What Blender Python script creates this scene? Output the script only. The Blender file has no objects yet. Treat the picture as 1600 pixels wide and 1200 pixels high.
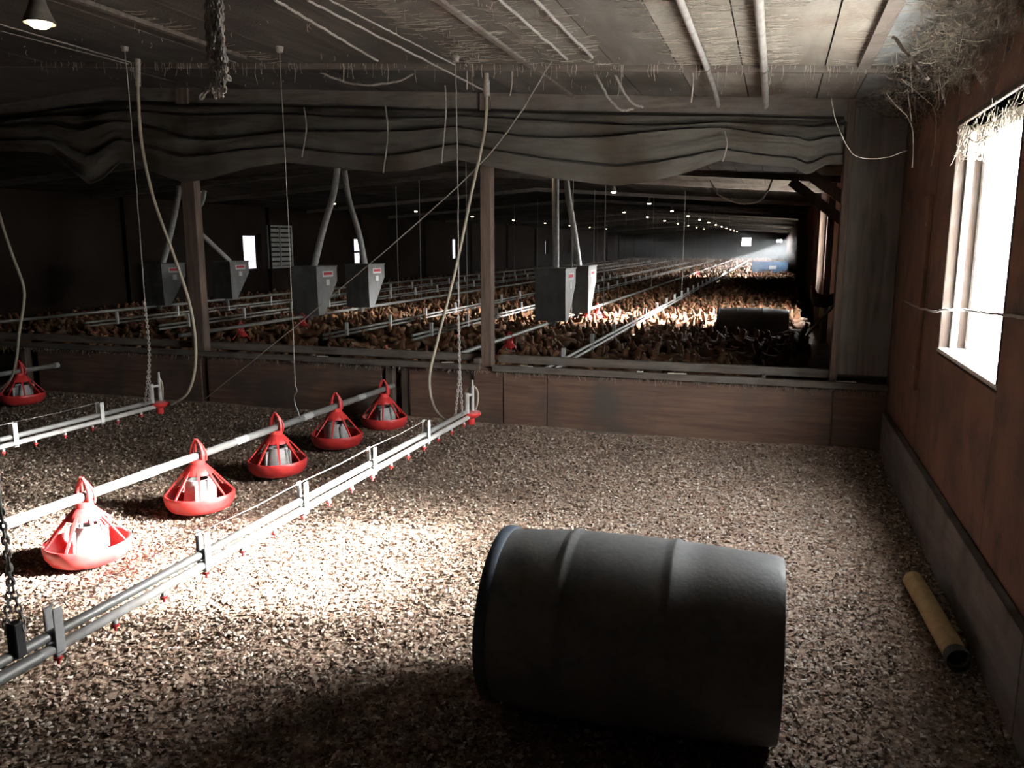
import bpy, bmesh, math, random
import numpy as np
from mathutils import Vector, Matrix, noise
random.seed(7); rng = np.random.default_rng(7)
S = bpy.context.scene
COL = S.collection
PI = math.pi

# ------------------------------------------------------------------ camera
F, VX, VY, H = 1250., 1215., 382., 1.5          # focal length in pixels, vanishing point of the house's length, eye height
P_ = math.atan((600 - VY) / F); T_ = math.atan((VX - 800) / math.hypot(F, 600 - VY))
fwd = Vector((-math.sin(T_) * math.cos(P_), math.cos(T_) * math.cos(P_), -math.sin(P_)))
rgt = Vector((math.cos(T_), math.sin(T_), 0)); upv = rgt.cross(fwd)
cd = bpy.data.cameras.new('camera'); cam = bpy.data.objects.new('camera', cd); COL.objects.link(cam)
cd.sensor_width = 36; cd.lens = F / 1600 * 36; cd.clip_start = .05; cd.clip_end = 400
cam.location = (0, 0, H)
cam.rotation_euler = Matrix((rgt, upv, -fwd)).transposed().to_euler()
S.camera = cam

# ------------------------------------------------------------------ sky, sun, exposure
SKY, SUN, SOFT_SUN = 74., 310., 185.
w = bpy.data.worlds.new('World'); S.world = w; w.use_nodes = True
wn = w.node_tree; wn.nodes['Background'].inputs[1].default_value = SKY
tc = wn.nodes.new('ShaderNodeTexCoord'); sx = wn.nodes.new('ShaderNodeSeparateXYZ'); cr = wn.nodes.new('ShaderNodeValToRGB')
wn.links.new(tc.outputs['Generated'], sx.inputs[0]); wn.links.new(sx.outputs[2], cr.inputs[0]); wn.links.new(cr.outputs[0], wn.nodes['Background'].inputs[0])
cr.color_ramp.elements[0].color = (1, .98, .95, 1); cr.color_ramp.elements[1].color = (.74, .82, .95, 1)     # milky horizon to pale blue
SD = Vector((-3.4, -.88, -1.35)).normalized()
sl = bpy.data.lights.new('sun', 'SUN'); sl.energy = SUN; sl.angle = math.radians(5.5); sl.color = (1, .965, .92)
so = bpy.data.objects.new('sun', sl); COL.objects.link(so); so.rotation_euler = SD.to_track_quat('-Z', 'Y').to_euler(); so.location = (30, 12, 14)
hl = bpy.data.lights.new('added_soft_sun', 'SUN'); hl.energy = SOFT_SUN; hl.angle = math.radians(30); hl.color = (1, .97, .93)     # added wide sun lamp, spreads a soft glow round the window beams
ho = bpy.data.objects.new('added_soft_sun', hl); COL.objects.link(ho); ho.rotation_euler = so.rotation_euler; ho.location = (30, 12, 15)
S.view_settings.view_transform = 'Standard'; S.view_settings.look = 'None'
S.view_settings.exposure = 0; S.view_settings.gamma = 1; S.view_settings.use_curve_mapping = False
cy = S.cycles
cy.max_bounces = 8; cy.diffuse_bounces = 5; cy.glossy_bounces = 2; cy.transparent_max_bounces = 12; cy.sample_clamp_indirect = 6
cy.use_denoising = True; cy.caustics_reflective = False; cy.caustics_refractive = False

# ------------------------------------------------------------------ placing helpers
def ray(x, y): return fwd * F + rgt * (x - 800) + upv * (600 - y)
CAM = Vector((0, 0, H))
def onz(x, y, z=0.): d = ray(x, y); return CAM + d * ((z - H) / d.z)
def onx(x, y, X): d = ray(x, y); return CAM + d * (X / d.x)
def ony(x, y, Y): d = ray(x, y); return CAM + d * (Y / d.y)
def proj(p):
    v = Vector(p) - CAM; k = v.dot(fwd)
    return (800 + F * v.dot(rgt) / k, 600 - F * v.dot(upv) / k) if k > .05 else (-9e9, -9e9)
XR, XL, YF, YD, RIDGE = .80, -12.6, 75., 6.1, -5.9     # inner faces of the walls, divider, ridge
def ceil(x): return 2.45 + .07 * (XR - x) if x > RIDGE else 2.45 + .07 * (XR - RIDGE) - .07 * (RIDGE - x)
def onceil(x, y, off=.03):
    d = ray(x, y); k = 2.45 + .07 * XR - off - H       # right slope: z = 2.45+.07*(XR-X)
    return CAM + d * (k / (d.z + .07 * d.x))

# ------------------------------------------------------------------ materials
DIM = .55
KD = {'ceiling board': .24, 'pale ceiling board': .75, 'mid ceiling board': .36, 'shaded ceiling board': .2, 'dusty tarpaulin': .25, 'dark wall board': .16, 'wall plywood': .72, 'upright plywood': .8, 'plywood': .54, 'dusty lumber': .5, 'red plastic': 1.25, 'dusty dark drum plastic': 1.5, 'shaded pipe': 1., 'dusty red plastic': 1.5, 'dusty galvanised pipe': .7, 'pale gravel yard': 2.5, 'dusty cobweb': .7, 'sheet steel': .55, 'post lumber': .65, 'window lumber': .16, 'white painted sash': 1.6, 'dusty white pipe': .95}
def mk(name, c1, c2=None, scale=(8, 8, 8), bump=0., rough=.8, metal=0., detail=5, lo=.35, hi=.65, rnd=0., c3=None, c3scale=3., spec=.3, bscale=None, dist=0.):
    kk = DIM * KD.get(name, 1.); c1 = tuple(q * kk for q in c1); c2 = c2 and tuple(q * kk for q in c2); c3 = c3 and tuple(q * kk for q in c3)
    m = bpy.data.materials.new(name); m.use_nodes = True; nt = m.node_tree; N, L = nt.nodes, nt.links
    b = N['Principled BSDF']; b.inputs['Roughness'].default_value = rough; b.inputs['Metallic'].default_value = metal
    b.inputs['Specular IOR Level'].default_value = spec
    if c2 is None:
        b.inputs['Base Color'].default_value = (*c1, 1); return m
    co = N.new('ShaderNodeTexCoord'); mp = N.new('ShaderNodeMapping'); mp.inputs['Scale'].default_value = scale
    oi = N.new('ShaderNodeObjectInfo'); L.new(co.outputs['Object'], mp.inputs[0])
    vm = N.new('ShaderNodeVectorMath'); vm.operation = 'MULTIPLY'; vm.inputs[1].default_value = (37, 53, 71)
    L.new(oi.outputs['Random'], vm.inputs[0]); L.new(vm.outputs[0], mp.inputs['Location'])
    n = N.new('ShaderNodeTexNoise'); n.inputs['Scale'].default_value = 1; n.inputs['Detail'].default_value = detail; n.inputs['Roughness'].default_value = .62
    n.inputs['Distortion'].default_value = dist
    L.new(mp.outputs[0], n.inputs['Vector'])
    r = N.new('ShaderNodeValToRGB'); r.color_ramp.elements[0].position = lo; r.color_ramp.elements[1].position = hi
    r.color_ramp.elements[0].color = (*c1, 1); r.color_ramp.elements[1].color = (*c2, 1); L.new(n.outputs['Fac'], r.inputs[0])
    out = r.outputs[0]
    if c3 is not None:                                  # stains or dust patches of their own shape
        n3 = N.new('ShaderNodeTexNoise'); n3.inputs['Scale'].default_value = c3scale; n3.inputs['Detail'].default_value = 6; L.new(co.outputs['Object'], n3.inputs['Vector'])
        r3 = N.new('ShaderNodeValToRGB'); r3.color_ramp.elements[0].position = .48; r3.color_ramp.elements[1].position = .68; L.new(n3.outputs['Fac'], r3.inputs[0])
        mx = N.new('ShaderNodeMix'); mx.data_type = 'RGBA'; L.new(r3.outputs[0], mx.inputs[0]); L.new(out, mx.inputs[6]); mx.inputs[7].default_value = (*c3, 1); out = mx.outputs[2]
    if rnd:
        hs = N.new('ShaderNodeHueSaturation'); ma = N.new('ShaderNodeMapRange'); ma.inputs[3].default_value = 1 - rnd; ma.inputs[4].default_value = 1 + rnd
        L.new(oi.outputs['Random'], ma.inputs[0]); L.new(ma.outputs[0], hs.inputs['Value']); L.new(out, hs.inputs['Color']); out = hs.outputs[0]
    L.new(out, b.inputs['Base Color'])
    if bump:
        bp = N.new('ShaderNodeBump'); bp.inputs['Strength'].default_value = bump; bp.inputs['Distance'].default_value = .01
        src = n.outputs['Fac']
        if bscale:
            nb = N.new('ShaderNodeTexNoise'); nb.inputs['Scale'].default_value = bscale; nb.inputs['Detail'].default_value = 6; L.new(co.outputs['Object'], nb.inputs['Vector']); src = nb.outputs['Fac']
        L.new(src, bp.inputs['Height']); L.new(bp.outputs[0], b.inputs['Normal'])
    return m
def emit(name, c, s):
    m = bpy.data.materials.new(name); m.use_nodes = True; b = m.node_tree.nodes['Principled BSDF']
    b.inputs['Base Color'].default_value = (*c, 1); b.inputs['Emission Color'].default_value = (*c, 1); b.inputs['Emission Strength'].default_value = s
    return m
M = {}
M['ply'] = mk('plywood', (.20, .105, .07), (.36, .215, .15), (2.2, 2.2, 34), .25, .75, dist=.6, c3=(.15, .12, .10), c3scale=2.2, rnd=.15)
M['ply_wall'] = mk('wall plywood', (.21, .10, .062), (.34, .17, .105), (3, 3, 3), .3, .8, c3=(.13, .08, .06), c3scale=5, bscale=40)
M['plyv'] = mk('upright plywood', (.13, .112, .096), (.25, .225, .20), (22, 22, 1.6), .2, .85, dist=.5, c3=(.22, .20, .175), c3scale=3)
M['wood'] = mk('dusty lumber', (.16, .12, .095), (.33, .27, .225), (3, 30, 30), .3, .85, c3=(.30, .27, .235), c3scale=6, rnd=.15)
M['woodz'] = mk('post lumber', (.13, .09, .065), (.26, .18, .14), (30, 30, 2.5), .3, .85, rnd=.15)
M['frame_wood'] = mk('window lumber', (.25, .155, .105), (.40, .27, .20), (40, 40, 2.), .3, .8, dist=.4, c3=(.45, .38, .32), c3scale=7)
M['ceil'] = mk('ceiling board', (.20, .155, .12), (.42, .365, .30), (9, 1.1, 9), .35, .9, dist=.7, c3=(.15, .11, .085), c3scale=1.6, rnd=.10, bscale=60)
M['ceil_far'] = mk('shaded ceiling board', (.20, .155, .12), (.42, .365, .30), (9, 1.1, 9), .35, .95, spec=.02, dist=.7, c3=(.15, .11, .085), c3scale=1.6, rnd=.10)  # near board colours darkened, puts the hall's shade into the far ceiling
M['ceil_pale'] = mk('pale ceiling board', (.30, .26, .21), (.50, .455, .39), (7, 1.3, 7), .35, .9, dist=.7, c3=(.22, .17, .125), c3scale=2.2, rnd=.08, bscale=60)  # boards by the window: own whitish tone plus window light painted in
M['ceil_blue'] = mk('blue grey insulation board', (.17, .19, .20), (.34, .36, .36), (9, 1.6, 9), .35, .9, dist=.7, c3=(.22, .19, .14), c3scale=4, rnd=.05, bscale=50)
M['ceil_mid'] = mk('mid ceiling board', (.25, .205, .16), (.46, .41, .345), (8, 1.2, 9), .35, .9, dist=.7, c3=(.18, .14, .10), c3scale=1.9, rnd=.10, bscale=60)  # in-between tone, grades the painted window light into the darker boards
M['dark'] = mk('dark wall board', (.10, .07, .055), (.17, .125, .10), (5, 1, 1), .2, .95, spec=.02)
M['concrete'] = mk('base board', (.17, .15, .135), (.27, .245, .225), (3, 1, 12), .3, .9, c3=(.13, .105, .09), c3scale=4)
M['tarp'] = mk('dusty tarpaulin', (.26, .225, .185), (.46, .42, .36), (1.6, 3, 11), .3, .95, spec=.05, detail=7, c3=(.20, .155, .115), c3scale=2.2, bscale=45)
M['galv'] = mk('dusty galvanised pipe', (.48, .47, .45), (.66, .655, .63), (20, 4, 20), .1, .5, .35, c3=(.52, .48, .43), c3scale=9)
M['pvc'] = mk('dusty white pipe', (.60, .57, .53), (.78, .76, .73), (20, 4, 20), .12, .55, c3=(.52, .47, .42), c3scale=12)
M['pvc_shaded'] = mk('shaded pipe', (.16, .15, .14), (.27, .26, .245), (20, 4, 20), .12, .55)  # pipe colour darkened to carry the shade of the dim hall
M['white'] = mk('white plastic', (.70, .68, .65), (.84, .83, .81), (30, 30, 30), .05, .5)
M['red'] = mk('red plastic', (.62, .036, .038), (.74, .058, .05), (25, 25, 25), .06, .42, spec=.45)
M['reddust'] = mk('dusty red plastic', (.42, .10, .11), (.56, .22, .21), (25, 25, 25), .1, .7)
M['drum'] = mk('feeder drum plastic', (.55, .53, .50), (.72, .71, .69), (30, 30, 60), .08, .6)
M['hose'] = mk('tan hose', (.36, .32, .24), (.50, .45, .35), (20, 20, 20), .1, .6)
M['rope'] = mk('dusty cord', (.36, .33, .30), (.58, .54, .49), (80, 80, 80), .3, .95)
M['web'] = mk('dusty cobweb', (.40, .35, .28), (.58, .52, .43), (30, 30, 30), 0, 1.)
M['web_pale'] = mk('pale dust fringe', (.62, .55, .45), (.85, .78, .67), (30, 30, 30), 0, 1.)
M['barrel'] = mk('dusty dark drum plastic', (.135, .135, .135), (.19, .19, .188), (40, 40, 40), .10, .5, c3=(.215, .21, .20), c3scale=7, bscale=70, spec=.6)
M['barrel_rim'] = mk('slate drum rim', (.10, .13, .17), (.16, .19, .23), (30, 30, 30), .1, .45)
M['tube'] = mk('yellow cardboard tube', (.46, .32, .14), (.60, .44, .22), (30, 4, 30), .1, .75)
M['metal'] = mk('sheet steel', (.40, .40, .39), (.55, .55, .54), (8, 8, 2), .08, .45, .5, c3=(.40, .37, .34), c3scale=6)
M['black'] = mk('black metal', (.03, .03, .03), (.06, .06, .06), (20, 20, 20), 0, .6)
M['shade'] = mk('grimy lamp shade', (.16, .14, .12), (.26, .235, .20), (30, 30, 30), .1, .6, .3)
M['blue'] = mk('blue plastic', (.06, .12, .22), (.09, .17, .28), (10, 10, 10), 0, .6)
M['sash'] = mk('white painted sash', (.62, .60, .57), (.80, .79, .77), (8, 8, 60), .15, .6, c3=(.5, .44, .38), c3scale=14)
M['bulb'] = emit('lit bulb', (1, .74, .48), 30.)
M['bulb_far'] = M['bulb']
M['ground'] = mk('pale gravel yard', (.34, .31, .27), (.46, .43, .38), (6, 6, 6), .2, .95)
M['comb'] = mk('red comb', (.30, .03, .025), (.42, .05, .04), (50, 50, 50), 0, .6)
M['shank'] = mk('yellow shank', (.5, .33, .10), (.6, .42, .18), (50, 50, 50), 0, .7)
M['signred'] = mk('red print', (.6, .05, .06)); M['signwhite'] = mk('white print', (.8, .8, .8)); M['signblack'] = mk('black print', (.02, .02, .02))

# chips of litter: tone by chip (Random Per Island); bed under them: the same tones in cells
CH = [(0, (.07, .039, .026)), (.12, (.135, .08, .056)), (.34, (.195, .135, .098)), (.6, (.26, .193, .145)), (.85, (.37, .30, .24)), (1, (.54, .48, .41))]
def chipramp(nt):
    r = nt.nodes.new('ShaderNodeValToRGB'); e = r.color_ramp.elements
    e[0].position, e[0].color = CH[0][0], (*CH[0][1], 1); e[1].position, e[1].color = 1, (*CH[-1][1], 1)
    for p, c in CH[1:-1]: k = e.new(p); k.color = (*c, 1)
    return r
m = bpy.data.materials.new('wood shavings'); m.use_nodes = True; nt = m.node_tree; b = nt.nodes['Principled BSDF']; b.inputs['Roughness'].default_value = .85
g = nt.nodes.new('ShaderNodeNewGeometry'); r = chipramp(nt); nt.links.new(g.outputs['Random Per Island'], r.inputs[0]); nt.links.new(r.outputs[0], b.inputs['Base Color']); b.inputs['Specular IOR Level'].default_value = .2
M['chip'] = m
m = bpy.data.materials.new('litter bed'); m.use_nodes = True; nt = m.node_tree; b = nt.nodes['Principled BSDF']; b.inputs['Roughness'].default_value = .9; b.inputs['Specular IOR Level'].default_value = .15
tco = nt.nodes.new('ShaderNodeTexCoord'); v = nt.nodes.new('ShaderNodeTexVoronoi'); v.inputs['Scale'].default_value = 75
nz = nt.nodes.new('ShaderNodeTexNoise'); nz.inputs['Scale'].default_value = 30; mxv = nt.nodes.new('ShaderNodeMix'); mxv.data_type = 'VECTOR'; mxv.inputs[0].default_value = .06
nt.links.new(tco.outputs['Object'], mxv.inputs[4]); nt.links.new(nz.outputs['Color'], mxv.inputs[5]); nt.links.new(mxv.outputs[1], v.inputs['Vector'])
r = chipramp(nt); spx = nt.nodes.new('ShaderNodeSeparateXYZ'); nt.links.new(v.outputs['Color'], spx.inputs[0]); mlt = nt.nodes.new('ShaderNodeMath'); mlt.operation = 'MULTIPLY'; mlt.inputs[1].default_value = .8
nt.links.new(spx.outputs[0], mlt.inputs[0]); nt.links.new(mlt.outputs[0], r.inputs[0]); nt.links.new(r.outputs[0], b.inputs['Base Color'])
bp = nt.nodes.new('ShaderNodeBump'); bp.inputs['Strength'].default_value = .9; bp.inputs['Distance'].default_value = .012; nt.links.new(v.outputs['Color'], bp.inputs['Height']); nt.links.new(bp.outputs[0], b.inputs['Normal'])
M['bed'] = m
M['henbed'] = mk('dark hen litter', (.07, .05, .04), (.15, .11, .085), (9, 9, 9), .4, .95)
# hens carry their plumage pattern as an attribute
m = bpy.data.materials.new('brown plumage'); m.use_nodes = True; nt = m.node_tree; b = nt.nodes['Principled BSDF']; b.inputs['Roughness'].default_value = .8
a = nt.nodes.new('ShaderNodeAttribute'); a.attribute_name = 'plumage'; nt.links.new(a.outputs['Color'], b.inputs['Base Color']); b.inputs['Specular IOR Level'].default_value = .2
M['plumage'] = m
# window glass filmed with dust: lets light through, scatters a little of it
m = bpy.data.materials.new('dusty glass'); m.use_nodes = True; nt = m.node_tree; N = nt.nodes; N.remove(N['Principled BSDF'])
t = N.new('ShaderNodeBsdfTransparent'); t.inputs[0].default_value = (.93, .95, .96, 1); d = N.new('ShaderNodeBsdfTranslucent'); d.inputs[0].default_value = (.85, .85, .83, 1)
n = N.new('ShaderNodeTexNoise'); n.inputs['Scale'].default_value = 6; mr = N.new('ShaderNodeMapRange'); mr.inputs[3].default_value = .08; mr.inputs[4].default_value = .30
nt.links.new(n.outputs['Fac'], mr.inputs[0]); ms = N.new('ShaderNodeMixShader'); nt.links.new(mr.outputs[0], ms.inputs[0]); nt.links.new(t.outputs[0], ms.inputs[1]); nt.links.new(d.outputs[0], ms.inputs[2])
nt.links.new(ms.outputs[0], N['Material Output'].inputs[0]); M['glass'] = m
m = bpy.data.materials.new('milky dimmed pane'); m.use_nodes = True; nt = m.node_tree; N = nt.nodes; N.remove(N['Principled BSDF'])
t = N.new('ShaderNodeBsdfTransparent'); n = N.new('ShaderNodeTexNoise'); n.inputs['Scale'].default_value = 3; n.inputs['Detail'].default_value = 4
rr = N.new('ShaderNodeValToRGB'); rr.color_ramp.elements[0].color = (.105, .107, .118, 1); rr.color_ramp.elements[1].color = (.15, .152, .162, 1)  # tint set very dark to cut the sky light let into the hall
nt.links.new(n.outputs['Fac'], rr.inputs[0]); nt.links.new(rr.outputs[0], t.inputs[0]); nt.links.new(t.outputs[0], N['Material Output'].inputs[0]); M['dim_pane'] = m

# ------------------------------------------------------------------ mesh builder
class MB:
    def __init__(s): s.v = []; s.f = []; s.mi = []; s.k = 0
    def add(s, vs, fs, mi=0):
        o = len(s.v); s.v += [tuple(p) for p in vs]; s.f += [tuple(i + o for i in f) for f in fs]; s.mi += [mi] * len(fs); return s
    def box(s, a, b, mi=0, mat=None):
        vs = [Vector((x, y, z)) for z in (a[2], b[2]) for y in (a[1], b[1]) for x in (a[0], b[0])]
        if mat is not None: vs = [mat @ p for p in vs]
        return s.add(vs, [(0, 2, 3, 1), (4, 5, 7, 6), (0, 1, 5, 4), (2, 6, 7, 3), (0, 4, 6, 2), (1, 3, 7, 5)], mi)
    def bbox(s, a, b, e=.004, mi=0, mat=None):           # box with chamfered edges
        bm = bmesh.new(); bmesh.ops.create_cube(bm, size=1)
        for p in bm.verts: p.co = Vector([(a[i] + b[i]) / 2 + p.co[i] * (b[i] - a[i]) for i in range(3)])
        bmesh.ops.bevel(bm, geom=bm.edges[:], offset=min(e, .3 * min(abs(b[i] - a[i]) for i in range(3))), segments=1, affect='EDGES')
        bm.verts.index_update(); vs = [p.co.copy() for p in bm.verts]
        if mat is not None: vs = [mat @ p for p in vs]
        s.add(vs, [[q.index for q in f.verts] for f in bm.faces], mi); bm.free(); return s
    def tube(s, pts, r, n=8, mi=0, cap=True, closed=False):
        pts = [Vector(p) for p in pts]; R = r if hasattr(r, '__len__') else [r] * len(pts)
        rings = []; ref = None; K = len(pts)
        for i, p in enumerate(pts):
            t = (pts[(i + 1) % K] - pts[i - 1]) if closed else (pts[min(i + 1, K - 1)] - pts[max(i - 1, 0)])
            if t.length < 1e-9: t = Vector((0, 0, 1))
            t.normalize()
            if ref is None: ref = Vector((0, 0, 1)) if abs(t.z) < .9 else Vector((1, 0, 0))
            u = ref - t * ref.dot(t)
            if u.length < 1e-6: u = t.orthogonal()
            u.normalize(); ref = u; v_ = t.cross(u)
            rings.append([p + (u * math.cos(a) + v_ * math.sin(a)) * R[i] for a in [2 * PI * j / n for j in range(n)]])
        vs = [q for g_ in rings for q in g_]; fs = []
        for i in range(K if closed else K - 1):
            i2 = (i + 1) % K
            for j in range(n):
                j2 = (j + 1) % n; fs.append((i * n + j, i * n + j2, i2 * n + j2, i2 * n + j))
        if cap and not closed: fs += [tuple(range(n - 1, -1, -1)), tuple((K - 1) * n + j for j in range(n))]
        return s.add(vs, fs, mi)
    def lathe(s, prof, n=24, mi=0, mat=None, a0=0, a1=2 * PI):
        full = abs(a1 - a0 - 2 * PI) < 1e-6; c = n if full else n + 1; vs = []; fs = []
        for (r, z) in prof:
            for j in range(c):
                a = a0 + (a1 - a0) * j / n; p = Vector((r * math.cos(a), r * math.sin(a), z)); vs.append(mat @ p if mat is not None else p)
        for i in range(len(prof) - 1):
            for j in range(n):
                j2 = (j + 1) % c; fs.append((i * c + j, i * c + j2, (i + 1) * c + j2, (i + 1) * c + j))
        return s.add(vs, fs, mi)
    def mesh(s, name):
        me = bpy.data.meshes.new(name); me.from_pydata(s.v, [], s.f); return me
    def build(s, name, mats, parent=None, smooth=False, loc=None):
        me = s.mesh(name); mats = mats if isinstance(mats, (list, tuple)) else [mats]
        for q in mats: me.materials.append(q)
        if any(s.mi): me.polygons.foreach_set('material_index', s.mi)
        if smooth:
            me.polygons.foreach_set('use_smooth', [True] * len(s.f)); me.set_sharp_from_angle(angle=math.radians(42))
        me.update(); o = bpy.data.objects.new(name, me); COL.objects.link(o)
        if parent: o.parent = parent
        if loc is not None: o.location = loc
        return o
def tag(o, label=None, cat=None, group=None, kind=None):
    for k, v_ in (('label', label), ('category', cat), ('group', group), ('kind', kind)):
        if v_: o[k] = v_
    return o
def empty(name, loc=(0, 0, 0), rz=0):
    o = bpy.data.objects.new(name, None); COL.objects.link(o); o.location = loc; o.rotation_euler.z = rz; o.empty_display_size = .1; return o
def copy_tree(o, parent=None):
    c = o.copy(); COL.objects.link(c)
    if parent: c.parent = parent
    for ch in list(o.children): copy_tree(ch, c)
    return c
def relabel(o, label): o['label'] = label; return o
def smoothpath(pts, n=6):
    pts = [Vector(p) for p in pts]; out = []
    for i in range(len(pts) - 1):
        p0, p1, p2, p3 = pts[max(i - 1, 0)], pts[i], pts[i + 1], pts[min(i + 2, len(pts) - 1)]
        for k in range(n):
            t = k / n; out.append(.5 * ((2 * p1) + (p2 - p0) * t + (2 * p0 - 5 * p1 + 4 * p2 - p3) * t * t + (3 * p1 - p0 - 3 * p2 + p3) * t ** 3))
    return out + [pts[-1]]
def fuzz(pts, a, n=5):                                   # dust-caked, uneven line
    return [p + Vector([random.uniform(-a, a) for _ in range(3)]) for p in smoothpath(pts, n)]

# ================================================================== SETTING
# ---- floor: uneven bed of shavings in the near pen, dark litter under the flock
def fz(x, y):
    q = .016 * noise.noise((x * 1.3, y * 1.3, 3)) + .010 * noise.noise((x * 4, y * 4, 9))
    if y > 5.5: q += .05 * min(1, (y - 5.5) / .6) ** 2
    return q
def grid(xs, ys, zf):
    mb = MB(); nx = len(xs); vs = [(x, y, zf(x, y)) for y in ys for x in xs]
    fs = [(j * nx + i, j * nx + i + 1, (j + 1) * nx + i + 1, (j + 1) * nx + i) for j in range(len(ys) - 1) for i in range(nx - 1)]
    return mb.add(vs, fs)
fl = grid(np.linspace(XL - .1, XR + .05, 150), np.linspace(-2.5, YD + .05, 110), fz).build('floor', M['bed'], smooth=True); tag(fl, 'pale wood shavings covering the floor of the near pen', kind='structure')
fh = grid(np.linspace(XL - .1, XR + .05, 40), np.linspace(YD, YF + .1, 120), lambda x, y: .012 * noise.noise((x * 2, y * 2, 5))).build('floor', M['henbed'], smooth=True); tag(fh, 'dark trodden litter under the flock', kind='structure')

def chips(x0, x1, y0, y1, dens, smin, smax, keep=None):
    n = int((x1 - x0) * (y1 - y0) * dens); x = rng.uniform(x0, x1, n); y = rng.uniform(y0, y1, n)
    if keep is not None: k = keep(x, y); x, y = x[k], y[k]; n = len(x)
    L_ = rng.uniform(smin, smax, n); W = L_ * rng.uniform(.35, .8, n); az = rng.uniform(0, 2 * PI, n); tl = rng.normal(0, .40, n); tr = rng.normal(0, .40, n)
    curl = L_ * rng.uniform(-.1, .42, n)
    base = np.zeros((n, 6, 3))
    for i, (u, s_) in enumerate([(-1, -1), (0, -1), (1, -1), (-1, 1), (0, 1), (1, 1)]):
        base[:, i, 0] = u * L_ / 2; base[:, i, 1] = s_ * W / 2 * rng.uniform(.55, 1.1, n); base[:, i, 2] = curl if u == 0 else 0
    X, Y, Z = base[..., 0], base[..., 1], base[..., 2]
    ct, st = np.cos(tl)[:, None], np.sin(tl)[:, None]; X, Z = X * ct + Z * st, -X * st + Z * ct
    ct, st = np.cos(tr)[:, None], np.sin(tr)[:, None]; Y, Z = Y * ct + Z * st, -Y * st + Z * ct
    ca, sa = np.cos(az)[:, None], np.sin(az)[:, None]; X, Y = X * ca - Y * sa, X * sa + Y * ca
    gz = np.array([fz(a, b_) for a, b_ in zip(x, y)])
    up = np.maximum(0, -Z.min(axis=1)) * .7 + rng.uniform(0, .008, n)
    return np.stack([X + x[:, None], Y + y[:, None], Z + (gz + up)[:, None]], -1)
def inview(x, y):                                        # what the frame (or a step beside it) shows of the floor
    th = T_; u = x * math.cos(th) + y * math.sin(th); v_ = -x * math.sin(th) + y * math.cos(th)
    return (v_ > 1.3) & (np.abs(u) < v_ * .75 + .7)
CHP = np.concatenate([chips(-5.2, .78, .9, 3.6, 8200, .007, .021, inview), chips(-6.8, .78, 3.6, 6.03, 4200, .009, .022, inview)])
n = len(CHP); me = bpy.data.meshes.new('wood_shavings'); me.vertices.add(n * 6); me.vertices.foreach_set('co', CHP.reshape(-1).astype(np.float32))
q = (np.arange(n)[:, None] * 6 + np.array([0, 1, 4, 3, 1, 2, 5, 4])[None]).reshape(-1)
me.loops.add(len(q)); me.loops.foreach_set('vertex_index', q.astype(np.int32)); me.polygons.add(n * 2)
me.polygons.foreach_set('loop_start', (np.arange(n * 2) * 4).astype(np.int32)); me.polygons.foreach_set('loop_total', np.full(n * 2, 4, np.int32)); me.update(); me.validate()
me.materials.append(M['chip']); sh = bpy.data.objects.new('wood_shavings', me); COL.objects.link(sh)
tag(sh, 'loose curled wood shavings strewn over the near pen floor', 'shavings', kind='stuff')

# ---- outside yard
yd = MB().add([(XR + .18, -60, -.12), (120, -60, -.12), (120, 160, -.12), (XR + .18, 160, -.12)], [(0, 1, 2, 3)]).build('ground', M['ground']); tag(yd, kind='structure')
yd2 = MB().add([(-120, -60, -.12), (XL - .18, -60, -.12), (XL - .18, 160, -.12), (-120, 160, -.12)], [(0, 1, 2, 3)]).build('ground', M['ground']); tag(yd2, kind='structure')

# ---- windows: (y0, y1, z0, z1)
WIN = (3.33, 4.50, .98, 2.06)
RW = [WIN, (13.5, 15.5, .90, 2.1)] + [(y, y + 1.1, .95, 2.0) for y in (33., 38.2, 43.4, 48.6, 53.8, 59., 64.2, 69.4)]
LW = [(17.05, 17.85, .88, 1.77), (22.6, 23.55, .86, 1.72), (30.7, 31.5, .92, 1.76), (44.6, 45.4, .95, 1.75), (49.9, 50.7, .95, 1.8), (57., 57.8, .95, 1.8)]
TH = .20
def pierced(name, X, dirx, holes, mat, y0, y1, z1, label):
    ys = sorted({y0, y1, *[h[0] for h in holes], *[h[1] for h in holes]}); mb = MB()
    for a, b_ in zip(ys[:-1], ys[1:]):
        h = [k for k in holes if k[0] <= a and k[1] >= b_]
        xa, xb = (X, X + dirx * TH) if dirx > 0 else (X + dirx * TH, X)
        if h: mb.box((xa, a, -.15), (xb, b_, h[0][2])); mb.box((xa, a, h[0][3]), (xb, b_, z1))
        else: mb.box((xa, a, -.15), (xb, b_, z1))
    return tag(mb.build(name, mat), label, kind='structure')
wr = pierced('wall_right', XR + .012, 1, RW, M['ply_wall'], -2.6, YF + .2, 2.62, 'reddish brown plywood side wall')
wl = pierced('wall_left', XL, -1, LW, M['dark'], -2.6, YF + .2, 2.62, 'dark boarded wall across the house')
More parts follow.
